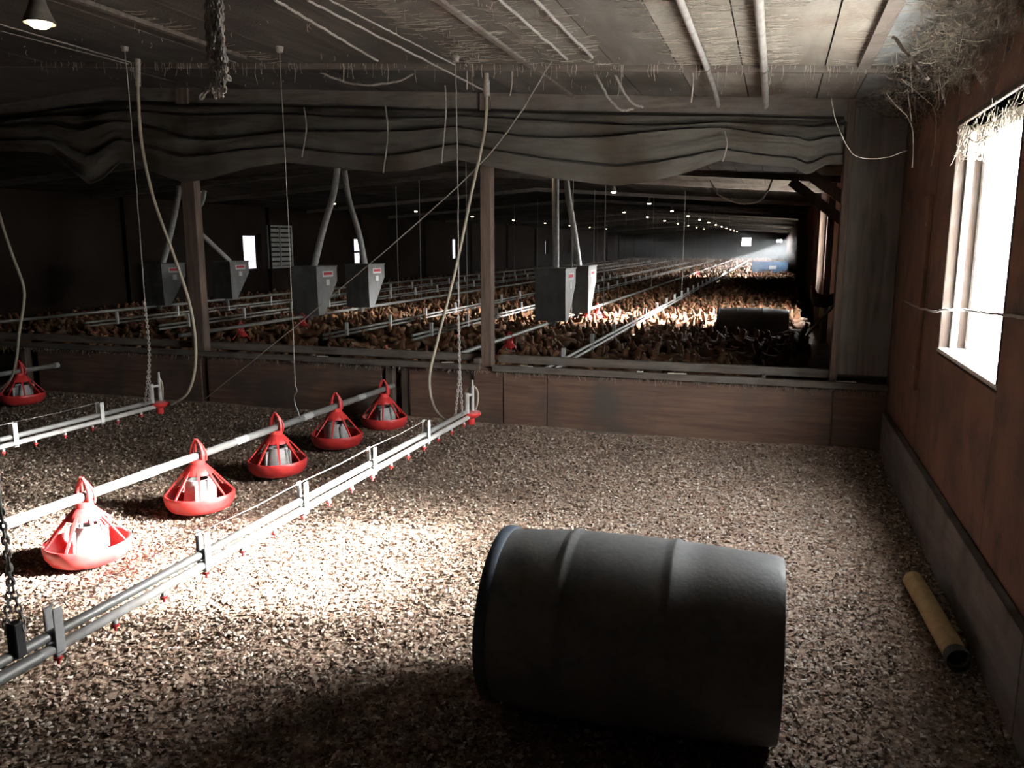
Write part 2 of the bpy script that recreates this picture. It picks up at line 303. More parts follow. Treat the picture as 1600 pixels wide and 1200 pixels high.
# plywood sheets of the right wall, with joints between them
for (a, b_, z0, z1) in [(-2.5, -.1, .34, 2.45), (-.09, 2.31, .34, 2.45), (2.32, 3.33, .34, 2.45), (3.33, 4.50, .34, .955), (3.33, 4.50, 2.085, 2.45), (4.50, 4.92, .34, 2.45), (4.935, 6.08, .34, 2.45)]:
    MB().bbox((XR, a, z0), (XR + .012, b_, z1), .003).build('plywood_sheet', M['ply_wall'], wr)
for a in np.arange(6.4, 33, 2.44):
    if not any(h[0] < a + 2.4 and h[1] > a for h in RW): MB().bbox((XR - .004, a, .1), (XR + .012, a + 2.42, 2.45), .003).build('plywood_sheet', M['ply_wall'], wr)
bb = MB().bbox((XR - .035, -2.5, -.02), (XR + .004, 2.6, .335), .004).bbox((XR - .035, 2.606, -.02), (XR + .004, 6.06, .335), .004).build('baseboard_right', M['concrete']); tag(bb, 'wide grey base board along the side wall', kind='structure')
# far end wall with its two openings
FW = [(-3.06, -2.21, 1.34, 2.13), (-.12, .38, 1.65, 1.96)]
mb = MB(); xs = sorted({XL - TH, XR + TH, *[h[0] for h in FW], *[h[1] for h in FW]})
for a, b_ in zip(xs[:-1], xs[1:]):
    h = [k for k in FW if k[0] <= a and k[1] >= b_]
    if h: mb.box((a, YF, -.15), (b_, YF + .15, h[0][2])); mb.box((a, YF, h[0][3]), (b_, YF + .15, 3.1))
    else: mb.box((a, YF, -.15), (b_, YF + .15, 3.1))
wf = tag(mb.build('wall_far', M['dark']), 'far end wall of the house with two small openings', kind='structure')
wb = tag(MB().box((XL - TH, -2.75, -.15), (XR + TH, -2.6, 3.1)).build('wall_back', M['dark']), kind='structure')

# ---- ceiling: deck above, boards below it with open joints
cd_ = MB()
for (x0, x1) in ((RIDGE, XR + TH), (XL - TH, RIDGE)):
    cd_.add([(x0, -2.75, ceil(x0) + .03), (x1, -2.75, ceil(x1) + .03), (x1, YF + .2, ceil(x1) + .03), (x0, YF + .2, ceil(x0) + .03),
             (x0, -2.75, ceil(x0) + .09), (x1, -2.75, ceil(x1) + .09), (x1, YF + .2, ceil(x1) + .09), (x0, YF + .2, ceil(x0) + .09)],
            [(0, 1, 2, 3), (7, 6, 5, 4), (0, 4, 5, 1), (1, 5, 6, 2), (2, 6, 7, 3), (3, 7, 4, 0)])
ce = tag(cd_.build('ceiling', M['dark']), 'low dusty ceiling of wide boards, sloping up from the side wall', kind='structure')
xs = [XR + .0, .44, .2, -.25, -.62, -1.0, -1.4, -1.95, -2.5, -3.1, -3.7, -4.3, -4.9, -5.45, -5.9]
def cboard(x0, x1, y0, y1, par=ce, mat=M['ceil']):
    mb = MB(); g_ = .004; a, b_ = x0 + g_, x1 - g_; j = random.uniform(-.003, .003)
    vs = [(x, y, ceil(x) + o + j) for o in (0, .022) for y in (y0 + g_, y1 - g_) for x in (a, b_)]
    mb.add(vs, [(0, 2, 3, 1), (4, 5, 7, 6), (0, 1, 5, 4), (2, 6, 7, 3), (0, 4, 6, 2), (1, 3, 7, 5)])
    return mb.build('board', mat, par)
for a, b_ in zip(xs[1:], xs[:-1]):
    for y0, y1 in ((-2.6, .2), (.2, 2.63), (2.63, 5.06), (5.06, 7.5), (7.5, 12.3), (12.3, 20), (20, 40), (40, 75)):
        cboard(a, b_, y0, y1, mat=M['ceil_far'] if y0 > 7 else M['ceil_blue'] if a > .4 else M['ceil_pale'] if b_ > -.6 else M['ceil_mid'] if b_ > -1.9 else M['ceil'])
for x0 in np.arange(XL, RIDGE - .1, 1.12):
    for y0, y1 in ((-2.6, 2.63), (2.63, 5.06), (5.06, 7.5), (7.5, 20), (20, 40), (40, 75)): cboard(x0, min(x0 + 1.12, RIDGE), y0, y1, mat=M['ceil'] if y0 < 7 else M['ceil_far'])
# cross purlins seen as a thin ledge
def purlin(y, d=.05, w_=.04):
    mb = MB()
    for (x0, x1) in ((RIDGE, XR), (XL, RIDGE)):
        vs = [(x, yy, ceil(x) - o) for o in (d, -.001) for yy in (y, y + w_) for x in (x0, x1)]
        mb.add(vs, [(0, 2, 3, 1), (4, 5, 7, 6), (0, 1, 5, 4), (2, 6, 7, 3), (0, 4, 6, 2), (1, 3, 7, 5)])
    return tag(mb.build('trim_1', M['wood']), 'thin cross batten under the ceiling boards', kind='structure')
purlin(5.06, .035); purlin(2.6, .012)
for y in (9.9, 12.5, 15, 20, 25, 30, 36, 42, 50, 60): purlin(y, .09, .06)

# ---- the near window
def window(n, X, dirx, h, mat_s, deep=.16, glass=None, wood=None):
    y0, y1, z0, z1 = h; root = empty('window_%d' % n, (X, (y0 + y1) / 2, z0)); tag(root, kind='structure')
    def part(nm, m_, boxes, **k):
        mb = MB()
        for a, b_ in boxes:
            aa = (min(a[0] * dirx, b_[0] * dirx), a[1] - (y0 + y1) / 2, a[2] - z0); bb_ = (max(a[0] * dirx, b_[0] * dirx), b_[1] - (y0 + y1) / 2, b_[2] - z0); mb.bbox(aa, bb_, .003)
        return mb.build(nm, m_, root)
    t = .022
    part('jamb', wood or M['frame_wood'], [((-.002, y1 - t, z0), (TH, y1, z1))]); part('jamb', wood or M['frame_wood'], [((-.002, y0, z0), (TH, y0 + t, z1))])
    part('head', wood or M['frame_wood'], [((-.002, y0, z1), (TH, y1, z1 + .028))]); part('sill', wood or (M['frame_wood'] if n > 1 else M['sash']), [((-.004, y0, z0 - .014), (TH, y1, z0 + .008))])
    s0, s1 = deep - .045, deep; fw_ = .055
    fr = part('sash', mat_s, [((s0, y0 + t, z0), (s1, y0 + t + fw_, z1)), ((s0, y1 - t - fw_, z0), (s1, y1 - t, z1)), ((s0, y0 + t + fw_, z1 - fw_), (s1, y1 - t - fw_, z1)), ((s0, y0 + t + fw_, z0), (s1, y1 - t - fw_, z0 + .014))])
    part('pane', glass or M['glass'], [((deep - .02, y0 + t + fw_ - .004, z0 + .010), (deep - .016, y1 - t - fw_ + .004, z1 - fw_ + .004))])
    return root
w1 = window(1, XR, 1, WIN, M['sash'])
for z0 in (0,): MB().bbox((.045, WIN[1] - .022 - .03 - 3.915, 0), (.075, WIN[1] - .022 - 3.915, 1.06), .003).build('stop', M['sash'], w1)
MB().bbox((.085, -.012, .045), (.13, .012, 1.04), .003).build('mullion', M['sash'], w1) if False else None
k = 2
for h in RW[1:]: window(k, XR + .012, 1, h, M['sash']); k += 1
for i, h in enumerate(LW):
    o = window(k, XL, -1, h, M['dark'], glass=M['dim_pane'], wood=M['dark']); k += 1
    if i == 1:
        yc = (h[0] + h[1]) / 2; MB().bbox((-.13, -.42, .38), (-.09, .42, .43), .003).build('crossbar', M['dark'], o)
for h in FW:
    o = empty('window_%d' % k, (h[0], YF, h[2])); k += 1; tag(o, kind='structure'); W_, H_ = h[1] - h[0], h[3] - h[2]
    MB().bbox((0, -.02, 0), (.05, .05, H_), .003).bbox((W_ - .05, -.02, 0), (W_, .05, H_), .003).bbox((0, -.02, 0), (W_, .05, .05), .003).bbox((0, -.02, H_ - .05), (W_, .05, H_), .003).build('frame', M['dark'], o)
    MB().box((.05, .02, .05), (W_ - .05, .026, H_ - .05)).build('pane', M['glass'], o)
    if W_ < .6: MB().box((.17, .0, .05), (.25, .05, H_ - .05)).build('mullion', M['dark'], o)
# sampling portals in the openings the sky light comes through
for i, h in enumerate(RW[:2]):
    al = bpy.data.lights.new('window_portal', 'AREA'); al.shape = 'RECTANGLE'; al.size = h[1] - h[0]; al.size_y = h[3] - h[2]; al.cycles.is_portal = True
    ao = bpy.data.objects.new('window_portal', al); COL.objects.link(ao); ao.location = (XR + TH + .03, (h[0] + h[1]) / 2, (h[2] + h[3]) / 2)
    ao.rotation_euler = Matrix(((0, 0, 1), (1, 0, 0), (0, 1, 0))).to_euler()

# ---- dividing wall: plywood panels, studs, two dusty rails, posts, header
dv = empty('wall_divider', (0, YD, 0)); tag(dv, 'low plywood wall with two dusty rails between the pens', kind='structure')
def dpart(nm, a, b_, mat, e=.004): return MB().bbox((a[0], a[1] - YD, a[2]), (b_[0], b_[1] - YD, b_[2]), e).build(nm, mat, dv)
def PX(x, y=620): return ony(x, y, YD).x
for (xa, xb, dy) in [(-420, -40, 0), (66, 318, 0), (328, 598, 0), (640, 742, .02), (742, 786, -.012), (787, 855, 0), (856, 1300, -.006), (1302, 1386, .01)]:
    dpart('plywood_panel', (PX(xa) if xa > -100 else XL, YD - .01 + dy, -.05), (PX(xb), YD + .006 + dy, .505), M['ply'])
dpart('base_strip', (PX(787), YD - .03, -.02), (PX(1386), YD - .0101, .045), M['wood'])
for xa in (38, 58, 322, 606, 631, 762): dpart('stud', (PX(xa) - .035, YD + .03, -.05), (PX(xa) + .035, YD + .105, .52), M['woodz'])
xm0, xm1 = PX(752, 570), PX(772, 570)
for (x0, x1) in ((XL, xm0), (xm1, XR - .01)):
    dpart('front_rail', (x0, YD - .055, .485), (x1, YD - .012, .535), M['wood']); dpart('back_rail', (x0, YD + .105, .535), (x1, YD + .15, .60), M['wood'])
    dpart('ledge', (x0, YD - .012, .49), (x1, YD + .105, .515), M['wood'])
dpart('rail_block', (PX(1190, 590), YD - .012, .515), (PX(1190, 590) + .03, YD + .105, .55), M['wood']); dpart('rail_block', (xm0 - .05, YD - .05, .54), (xm0, YD + .10, .585), M['wood'])
def post(x, z0, z1, wd=.045, dp=.09, mat=None): return dpart('post', (x - wd, YD + .01, z0), (x + wd, YD + .01 + dp, z1), mat or M['woodz'])
post(PX(758, 400), .0, ceil(-2.2)); post(PX(296, 400) + .02, .0, ceil(-5), .07); post(PX(1312, 450), .0, ceil(.45), .025)
dpart('upright_sheet', (PX(1316, 450), YD + .02, .58), (XR - .012, YD + .04, 2.42), M['plyv'])
for a in (-8.6, -11.6): post(a, 0, ceil(a), .06)
mb = MB()
for (x0, x1) in ((RIDGE, XR - .005), (XL, RIDGE)):
    vs = [(x, y, ceil(x) - o) for o in (.15, .0) for y in (.03, .09) for x in (x0, x1)]; mb.add(vs, [(0, 2, 3, 1), (4, 5, 7, 6), (0, 1, 5, 4), (2, 6, 7, 3), (0, 4, 6, 2), (1, 3, 7, 5)])
mb.build('header', M['wood'], dv)
# braces behind, from side wall posts up to the ceiling
for i, (pa, pb, Y) in enumerate([((1236, 283), (1326, 352), 8.2), ((1262, 270), (1335, 322), 7.2)]):
    A = ony(*pa, Y); B = ony(*pb, Y); B.x = min(B.x, XR - .02); mb = MB(); d_ = (B - A).normalized(); nn = Vector((d_.z, 0, -d_.x)) * .045
    vs = [p + s_ * nn + Vector((0, t_, 0)) for p in (A, B) for s_ in (-1, 1) for t_ in (0, .04)]
    mb.add(vs, [(0, 1, 3, 2), (4, 6, 7, 5), (0, 4, 5, 1), (2, 3, 7, 6), (0, 2, 6, 4), (1, 5, 7, 3)]); tag(mb.build('trim_2', M['woodz']), 'dark diagonal brace from the side wall to the ceiling', kind='structure')
for y in np.arange(8.3, 70, 2.44): tag(MB().bbox((XR - .1, y, 0), (XR - .005, y + .05, 2.44), .003).build('trim_3', M['woodz']), 'dark wall stud', kind='structure')
for y in np.arange(8.3, 70, 4.88): tag(MB().bbox((XL + .002, y, 0), (XL + .1, y + .05, 2.44), .003).build('trim_4', M['dark']), kind='structure')
# boarded-up opening on the side wall and the slot beside it
bo = MB().bbox((XR - .022, 4.98, .68), (XR - .001, 6.0, 1.77), .003).build('board', M['ply_wall']); tag(bo, 'plywood board screwed over an opening in the side wall', 'board')
MB().bbox((-.004 + XR - .022, 5.0, 1.60), (XR - .0215, 5.02, 1.62), .002).build('screw', M['metal'], bo); MB().bbox((-.004 + XR - .022, 5.0, .80), (XR - .0215, 5.02, .82), .002).build('screw', M['metal'], bo)

# ================================================================== TARPAULIN
bot = [(-330, 225), (-120, 240), (0, 236), (60, 238), (95, 246), (120, 272), (143, 289), (165, 280), (190, 256), (205, 255), (240, 268), (292, 286), (330, 280), (395, 262), (450, 254), (520, 262), (600, 270), (640, 268), (715, 250), (765, 261), (820, 272), (880, 281), (965, 291), (1030, 281), (1080, 268), (1128, 251), (1180, 258), (1240, 263), (1262, 275), (1290, 258), (1316, 256)]
bx = [ony(x, y, 5.98).x for x, y in bot]; bz = [ony(x, y, 5.98).z for x, y in bot]
bx[0] = XL + .02
xs = np.linspace(XL + .03, bx[-1], 340); nb = 64; mb = MB(); vs = []
for x in xs:
    zb = float(np.interp(x, bx, bz)); zt = ceil(x) - .12
    for j in range(nb):
        s_ = j / (nb - 1); z = zt + (zb - zt) * s_
        n1 = noise.noise((x * .55, 1.7, 0)); n2 = noise.noise((x * .8, 6.1, 3))
        cs = [.03, .17 + .05 * n1, .40 + .16 * n2 + .05 * math.sin(x * 1.1), .72 + .16 * n1 + .08 * n2]      # where one gathered layer tucks under the next
        fold = 0.
        for c_, dp in zip(cs, (.03, .06, .075, .05)):
            u = s_ - c_
            if u > 0: fold += dp * (min(1., u / .03) ** .7) * (1 - .35 * min(1, u / .3))
            elif u > -.06: fold -= .012 * (1 + u / .06)
        rip = .024 * noise.noise((x * 1.3, s_ * 6 + x * .35, 2)) + (.005 * noise.noise((x * 5, s_ * 16 + x * 1.2, 7))) + .003 * noise.noise((x * 17, s_ * 30, 1)) + .03 * abs(noise.noise((x * 1.9 + s_ * 2.4, s_ * 2.1, 12)))
        belly = .06 * math.sin(min(1, s_ * 1.02) * PI * .9)
        vs.append((x, 6.115 - belly - fold - rip, z))
fs = [(i * nb + j, i * nb + j + 1, (i + 1) * nb + j + 1, (i + 1) * nb + j) for i in range(len(xs) - 1) for j in range(nb - 1)]
tp = mb.add(vs, fs).build('tarpaulin', M['tarp'], smooth=True); tag(tp, 'long grey dusty tarpaulin gathered in folds under the ceiling above the low wall', 'tarpaulin')
md = tp.modifiers.new('thick', 'SOLIDIFY'); md.thickness = .006
for px, y0, y1 in ((602, 165, 270), (475, 168, 245), (1132, 205, 252), (693, 108, 255)):
    mb = MB(); pts = []
    for j in range(9):
        t_ = j / 8; p = ony(px + 4 * math.sin(t_ * 4), y0 + (y1 - y0) * t_, 5.86 - .04 * math.sin(t_ * PI)); pts.append(p)
    mb.tube(pts, .006, 6).build('tie_strap', M['rope'], tp)

# ================================================================== BARREL
def make_barrel(name, label, R, L_):
    root = empty(name); tag(root, label, 'barrel')
    pr = [(.0, .035), (R * .80, .035), (R * .86, .02), (R * .885, 0), (R * .93, .004), (R * .945, .03), (R * .935, .05), (R * .955, .075), (R * .975, .16)]
    z1 = .27 * L_
    pr += [(R * .992, z1 - .025), (R * .992, z1 - .018), (R * 1.016, z1 - .006), (R * 1.016, z1 + .006), (R * .995, z1 + .018), (R * 1.0, z1 + .03)]
    z2 = .635 * L_
    pr += [(R * 1.004, L_ * .45), (R * 1.0, z2 - .03), (R * .996, z2 - .018), (R * 1.016, z2 - .006), (R * 1.016, z2 + .006), (R * .992, z2 + .018), (R * .985, L_ * .75), (R * .965, L_ * .88), (R * .945, L_ - .02), (R * .925, L_), (R * .88, L_ + .002), (R * .84, L_ - .03), (0, L_ - .03)]
    MB().lathe(pr, 96).build('drum_body', M['barrel'], root, True)
    MB().lathe([(R * .90, -.006), (R * .965, -.006), (R * .975, .004), (R * .975, .022), (R * .955, .03), (R * .93, .03)], 96).build('rim_ring', M['barrel_rim'], root, True)
    for s_ in (-1, 1):
        MB().lathe([(.03, .028), (.034, .03), (.034, .018), (.0, .016)], 16, mat=Matrix.Translation((0, s_ * R * .6, 0))).build('bung', M['barrel_rim'], root, True)
    return root
def lay(root, cx, cyy, R, yaw, L_):                        # lying on its side, axis along the ground, rim end first
    root.rotation_euler = (PI / 2, 0, yaw + PI / 2); root.location = (cx - L_ / 2 * math.cos(yaw), cyy - L_ / 2 * math.sin(yaw), R)
BR, BL = .2933, .88
br = make_barrel('barrel', 'large dark plastic barrel lying on its side on the shavings in front', BR, BL); lay(br, -.3685, 2.378, BR, math.radians(1.4), BL)
br2 = make_barrel('barrel', 'dark plastic barrel lying among the hens behind the low wall', .29, 1.0); lay(br2, -.29, 12.3, .29, math.radians(1), 1.0)

# ================================================================== CARDBOARD TUBE
A = Vector((.638, 3.66, .062)); B = Vector((.686, 2.985, .055)); L_ = (B - A).length
tb = empty('cardboard_tube', A); tb.rotation_euler = (B - A).to_track_quat('Z', 'Y').to_euler(); tag(tb, 'short yellow cardboard tube lying on the shavings beside the side wall', 'tube')
MB().lathe([(.034, 0), (.041, 0), (.041, L_), (.034, L_), (.034, 0)], 28).build('tube_wall', M['tube'], tb, True)
MB().lathe([(.041, L_ - .03), (.0425, L_ - .028), (.0425, L_ + .02), (.036, L_ + .02), (.034, L_ - .02), (0, L_ - .02)], 24).build('end_sleeve', M['black'], tb)

# ================================================================== PAN FEEDERS
PZ = .352
def make_feeder(label, group):
    r = empty('pan_feeder'); tag(r, label, 'feeder', group)
    pan = [(0, .052), (.13, .05), (.155, .06), (.172, .10), (.177, .128), (.186, .130), (.190, .122), (.190, .105), (.184, .075), (.165, .045), (.135, .032), (0, .032)]
    MB().lathe(pan, 48).build('pan', M['red'], r, True)
    for k_ in range(8):
        a = 2 * PI * k_ / 8 + .2; ca, sa = math.cos(a), math.sin(a); tv = Vector((-sa, ca, 0)); p0 = Vector((.181 * ca, .181 * sa, .126)); p1 = Vector((.066 * ca, .066 * sa, .262)); nv = (p1 - p0).normalized().cross(tv)
        vs = [p + tv * s_ * w_ + nv * t_ for p, w_ in ((p0, .0045), (p1, .008)) for s_ in (-1, 1) for t_ in (-.004, .004)]
        MB().add(vs, [(0, 1, 3, 2), (4, 6, 7, 5), (0, 4, 5, 1), (2, 3, 7, 6), (0, 2, 6, 4), (1, 5, 7, 3)]).build('spoke', M['red'], r)
    MB().lathe([(.0, .05), (.088, .055), (.086, .10), (.074, .17), (.066, .205), (.05, .206)], 32).build('feed_drum', M['drum'], r, True)
    for k_ in range(3):
        a = .5 + k_ * 2.1; MB().bbox((.06, -.006, .06), (.094, .006, .19), .002, mat=Matrix.Rotation(a, 4, 'Z')).build('drum_rib', M['drum'], r)
    MB().lathe([(.083, .238), (.08, .248), (.07, .262), (.05, .285), (.042, .292), (.042, .318), (.030, .32), (.030, .29), (.06, .255), (.083, .238)], 32).build('cone_collar', M['red'], r, True)
    # saddle clamp: two arms over the pipe meeting in a hook
    mb = MB()
    for s_ in (-1, 1):
        mb.tube(smoothpath([(s_ * .034, 0, .30), (s_ * .036, 0, .35), (s_ * .026, 0, .395), (s_ * .004, 0, .432)], 4), [.013] * 5 + [.010] * 4 + [.008] * 4, 6)
        mb.tube(smoothpath([(s_ * .034, .03, .305), (s_ * .036, .03, .352), (s_ * .02, .015, .40), (0, 0, .43)], 4), .006, 6)
    mb.build('hanger_clamp', M['red'], r, True)
    return r
FX = -3.03; FY = (2.80, 3.585, 4.335, 5.09, 5.85)
f0 = make_feeder('red pan feeder in the sun patch, nearest on the feed pipe', 'red pan feeders on the near feed pipe')
fl_ = ['red pan feeder in the sun patch, nearest of the five on the feed pipe', 'second red pan feeder on the feed pipe, at the edge of the sun patch', 'middle red pan feeder of the five on the feed pipe', 'fourth red pan feeder on the feed pipe, last but one before the low wall', 'red pan feeder against the low plywood wall, farthest on the feed pipe']
for i, y in enumerate(FY):
    o = f0 if i == 0 else copy_tree(f0); o.location = (FX, y, -.004 - .01 * (i == 4)); o.rotation_euler.z = [.1, .5, -.3, .9, .2][i]; relabel(o, fl_[i])
    if i == 4: o.location.z = -.03
    for ch in o.children:
        if ch.name.startswith('hanger_clamp'): ch.rotation_euler.z = -o.rotation_euler.z   # clamps sit square to the pipe
o = copy_tree(f0); o.location = (-6.62, 5.55, .01); relabel(o, 'dim red pan feeder at the dark left edge before the low wall'); o.rotation_euler.z = 0; del o['group']
# feed pipes
def pipe(name, label, X, y0, y1, z0, z1, r, cat, mat, group=None, n=14):
    root = empty(name, (X, y0, 0)); tag(root, label, cat, group)
    K = max(2, int((y1 - y0) / 1.5)); pts = [Vector((0, (y1 - y0) * t_ / K, z0 + (z1 - z0) * t_ / K)) for t_ in range(K + 1)]
    MB().tube(pts, r, n).build('pipe_run', mat, root, True); return root
fp = pipe('feed_pipe', 'long galvanised feed pipe carrying the row of five red pan feeders', FX, -.5, 6.02, PZ, PZ - .03, .0225, 'pipe', M['galv'])
def pz(y): return PZ - .03 * (y + .5) / 6.52
for y in (2.42, 3.22, 3.97, 4.70, 5.46):
    MB().tube([(0, y + .5 - .055, pz(y)), (0, y + .5 + .055, pz(y))], .0238, 14).build('white_label', M['white'], fp, True)
for y in (2.05, 5.28): MB().tube([(0, y + .5 - .05, pz(y)), (0, y + .5 + .05, pz(y))], .0256, 14).build('coupling', M['galv'], fp, True)
f2 = pipe('feed_pipe', 'feed pipe end at the dark left edge, carrying one red pan feeder', -6.62, 2.5, 5.95, .36, .34, .0225, 'pipe', M['galv'])
MB().tube([(0, 3.43, .34), (0, 3.47, .34)], .027, 12).build('end_cap', M['white'], f2, True)

# ================================================================== DRINKER LINES
def drinker(X, y0, y1, label, zl=.335, step=.217, y_br=(), reg=True, group=None, low=True):
    r = empty('drinker_line', (X, y0, 0)); tag(r, label, 'drinker', group); L_ = y1 - y0
    MB().tube([(0, L_ * t_ / 8, zl) for t_ in range(9)], .0155, 12).build('water_pipe', M['pvc'], r, True)
    MB().tube([(-.008, L_ * t_ / 8, zl + .040) for t_ in range(9)], .0155, 12).build('support_pipe', M['galv'], r, True)
    for yb in y_br:
        y = yb - y0; mb = MB()
        mb.bbox((-.024, y - .016, zl + .004), (-.0195, y + .016, zl + .125), .002).bbox((.0125, y - .016, zl - .012), (.0175, y + .016, zl + .125), .002)
        mb.bbox((-.024, y - .016, zl - .022), (.0175, y + .016, zl - .015), .002)
        mb.bbox((-.02, y - .016, zl + .022), (.0145, y + .016, zl + .028), .001)
        mb.build('bracket', M['white'], r)
    y = y_br[0] - y0 if y_br else .1; y -= 3 * step; k_ = 0; body = []
    while y < L_ - .06:
        if y > .03:
            nb_ = MB().lathe([(.0, -.022), (.007, -.022), (.009, -.012), (.009, 0), (.006, .004)], 10, mat=Matrix.Translation((0, y, zl - .018))).build('nipple', M['white'], r, True)
            MB().lathe([(.0, -.036), (.004, -.036), (.005, -.022), (.013, -.02), (.013, -.013), (.009, -.012)], 10, mat=Matrix.Translation((0, y, zl - .018))).build('red_collar', M['red'], nb_, True)
        y += step
    # anti-perch wire over the brackets
    if low and y_br:
        pts = []
        for a, b_ in zip(y_br[:-1], y_br[1:]): pts += [(-.003, a - y0, zl + .127), (-.003, (a + b_) / 2 - y0, zl + .120)]
        pts.append((-.003, y_br[-1] - y0, zl + .127)); MB().tube(pts, .0016, 5).build('perch_wire', M['rope'], r)
    if reg:
        e = MB().lathe([(.0, -.055), (.022, -.055), (.026, -.045), (.026, -.012), (.05, -.002), (.068, .012), (.07, .022), (.064, .032), (.03, .042), (.0, .045)], 32, mat=Matrix.Translation((0, L_ + .05, zl - .005))).build('regulator', [M['red']], r, True)
        MB().lathe([(.065, .0325), (.031, .0425), (.0, .0455)], 32, mat=Matrix.Translation((0, L_ + .05, zl - .0045))).build('dusty_top', M['reddust'], e, True)
        MB().tube([(-.004, L_ - .015, zl + .03), (-.004, L_ - .015, zl + .17)], .017, 12).build('riser', M['pvc'], r, True)
        MB().tube([(.012, L_ + .05, zl + .03), (.012, L_ + .05, zl + .20)], .013, 12).tube([(.012, L_ + .05, zl + .20), (.012, L_ + .05, zl + .25)], .009, 10).build('breather_tube', M['pvc'], r, True)
        MB().tube([(-.004, L_ - .015, zl + .15), (.012, L_ + .05, zl + .15)], .010, 10).build('cross_tube', M['pvc'], r, True)
    return r
D1 = -1.95; D2 = -4.25
d1 = drinker(D1, 1.0, 5.0, 'twin-pipe drinker line running through the sun patch to the low wall', y_br=(1.66, 2.31, 2.97, 3.62, 4.31))
MB().tube([(0, .42, .335), (0, .60, .335)], .0185, 12).build('coupling', M['galv'], d1, True)
MB().bbox((-.018, .52, .37), (.018, .552, .47), .003).build('hanger', M['black'], d1)
d2 = drinker(D2, 2.6, 4.62, 'twin-pipe drinker line in the shade beyond the feeders, ending in a red regulator', y_br=(2.75, 3.48, 4.13))

# ================================================================== HOSES, CORDS, CHAINS
def hose(name, label, pts, r, mat, cat='hose', n=8, group=None):
    return tag(MB().tube(smoothpath(pts, 8), r, n).build(name, mat, smooth=True), label, cat, group)
hs = empty('water_hose', ony(760, 100, 5.35)); tag(hs, 'tan water hose hanging from a dusty ceiling valve to the sunlit drinker line', 'hose')
o_ = Vector(hs.location)
def rel(l): return [p - o_ for p in l]
hp = [ony(x, y, Y) for x, y, Y in ((760, 125, 5.35), (758, 200, 5.33), (737, 300, 5.3), (712, 420, 5.25), (684, 530, 5.2), (671, 590, 5.15), (678, 635, 5.1), (700, 659, 5.06), (722, 655, 5.03))]
MB().tube(smoothpath(rel(hp), 8), .0105, 10).build('hose_run', M['hose'], hs, True)
MB().tube(rel([ony(760, 96, 5.35), ony(760, 152, 5.35)]), .016, 10).tube(rel([ony(760, 126, 5.35), ony(760, 150, 5.35)]), .024, 10).build('valve', M['rope'], hs, True)
lp = [ony(*q, 5.06) for q in ((729, 640), (726, 618), (735, 604), (744, 607), (747, 622), (742, 642), (731, 655))]
hose('breather_hose', 'short looped hose standing on the end of the sunlit drinker line', lp, .0075, M['hose'])
hs = empty('water_hose', ony(216, 100, 4.66)); tag(hs, 'tan water hose hanging from the ceiling to the shaded drinker line', 'hose'); o_ = Vector(hs.location)
hp = [ony(x, y, 4.68) for x, y in ((215, 120), (221, 220), (240, 310), (270, 395), (295, 470), (305, 530), (304, 580), (292, 615), (268, 632))]
MB().tube(smoothpath(rel(hp), 8), .0105, 10).build('hose_run', M['hose'], hs, True); MB().tube(rel([ony(215, 92, 4.68), ony(216, 135, 4.68)]), .018, 10).build('valve', M['rope'], hs, True)
hose('water_hose', 'tan water hose at the dark left edge bending out from the ceiling', [ony(x, y, 4.9) for x, y in ((-40, 60), (-20, 250), (0, 338), (18, 395), (36, 445), (37, 475), (30, 520), (25, 565), (14, 596), (-15, 615))], .0105, M['hose'])
hose('breather_hose', 'short bent hose on the end of the shaded drinker line', [ony(*q, 4.68) for q in ((254, 628), (254, 605), (250, 592), (244, 590))], .0065, M['hose'])

def chain(pts, link=.02, r=.0032):
    pts = smoothpath(pts, 10); mb = MB(); seg = [0.]
    for a, b_ in zip(pts[:-1], pts[1:]): seg.append(seg[-1] + (b_ - a).length)
    s_ = 0; i = 0
    while s_ < seg[-1]:
        P = Vector([float(np.interp(s_, seg, [p[k_] for p in pts])) for k_ in range(3)]); Q = Vector([float(np.interp(min(s_ + link, seg[-1]), seg, [p[k_] for p in pts])) for k_ in range(3)])
        t_ = (Q - P); t_ = t_.normalized() if t_.length > 1e-6 else Vector((0, 0, -1)); u = t_.orthogonal().normalized(); v_ = t_.cross(u); a = (PI / 2) * (i % 2) + random.uniform(-.3, .3); sd = u * math.cos(a) + v_ * math.sin(a)
        loop = [P + t_ * (link * .5 + link * .68 * math.cos(b_)) + sd * (link * .36 * math.sin(b_)) for b_ in [2 * PI * j / 8 for j in range(8)]]
        mb.tube(loop, r, 4, closed=True); s_ += link; i += 1
    return mb
def dropline(label, X, Y, z1, zc, ends, group=None, cr_=.003):
    r = empty('drop_cord', (X, Y, ceil(X))); tag(r, label, 'cord', group); c = Vector(r.location)
    P = lambda p: Vector(p) - c
    MB().tube(fuzz([P((X, Y, ceil(X))), P((X + .006, Y, (ceil(X) + zc) / 2)), P((X, Y, zc))], .0015, 12), cr_, 6).build('cord_run', M['rope'], r)
    for e in ends: chain([P((X, Y, zc + .02)), P((X + .004, Y, (zc + e[2]) / 2)), P(e)]).build('chain', M['rope'], r)
    MB().lathe([(0, .03), (.02, .03), (.026, .01), (.02, -.02), (0, -.02)], 10, mat=Matrix.Translation((0, 0, -.012))).build('pulley', M['rope'], r, True)
    return r
dropline('dusty cord and doubled chain holding up the end of the sunlit drinker line', D1, 4.84, 0, 1.02, [(D1 + .012, 4.86, .40), (D1 - .012, 4.80, .40)])
dropline('cord and chain holding up the end of the shaded drinker line', D2 + .05, 4.55, 0, 1.08, [(D2 + .01, 4.56, .40), (D2 + .03, 4.5, .40)])
dropline('thin cord with a wire hook holding up the red feeder pipe', FX, 4.58, 0, .56, [], cr_=.0026)
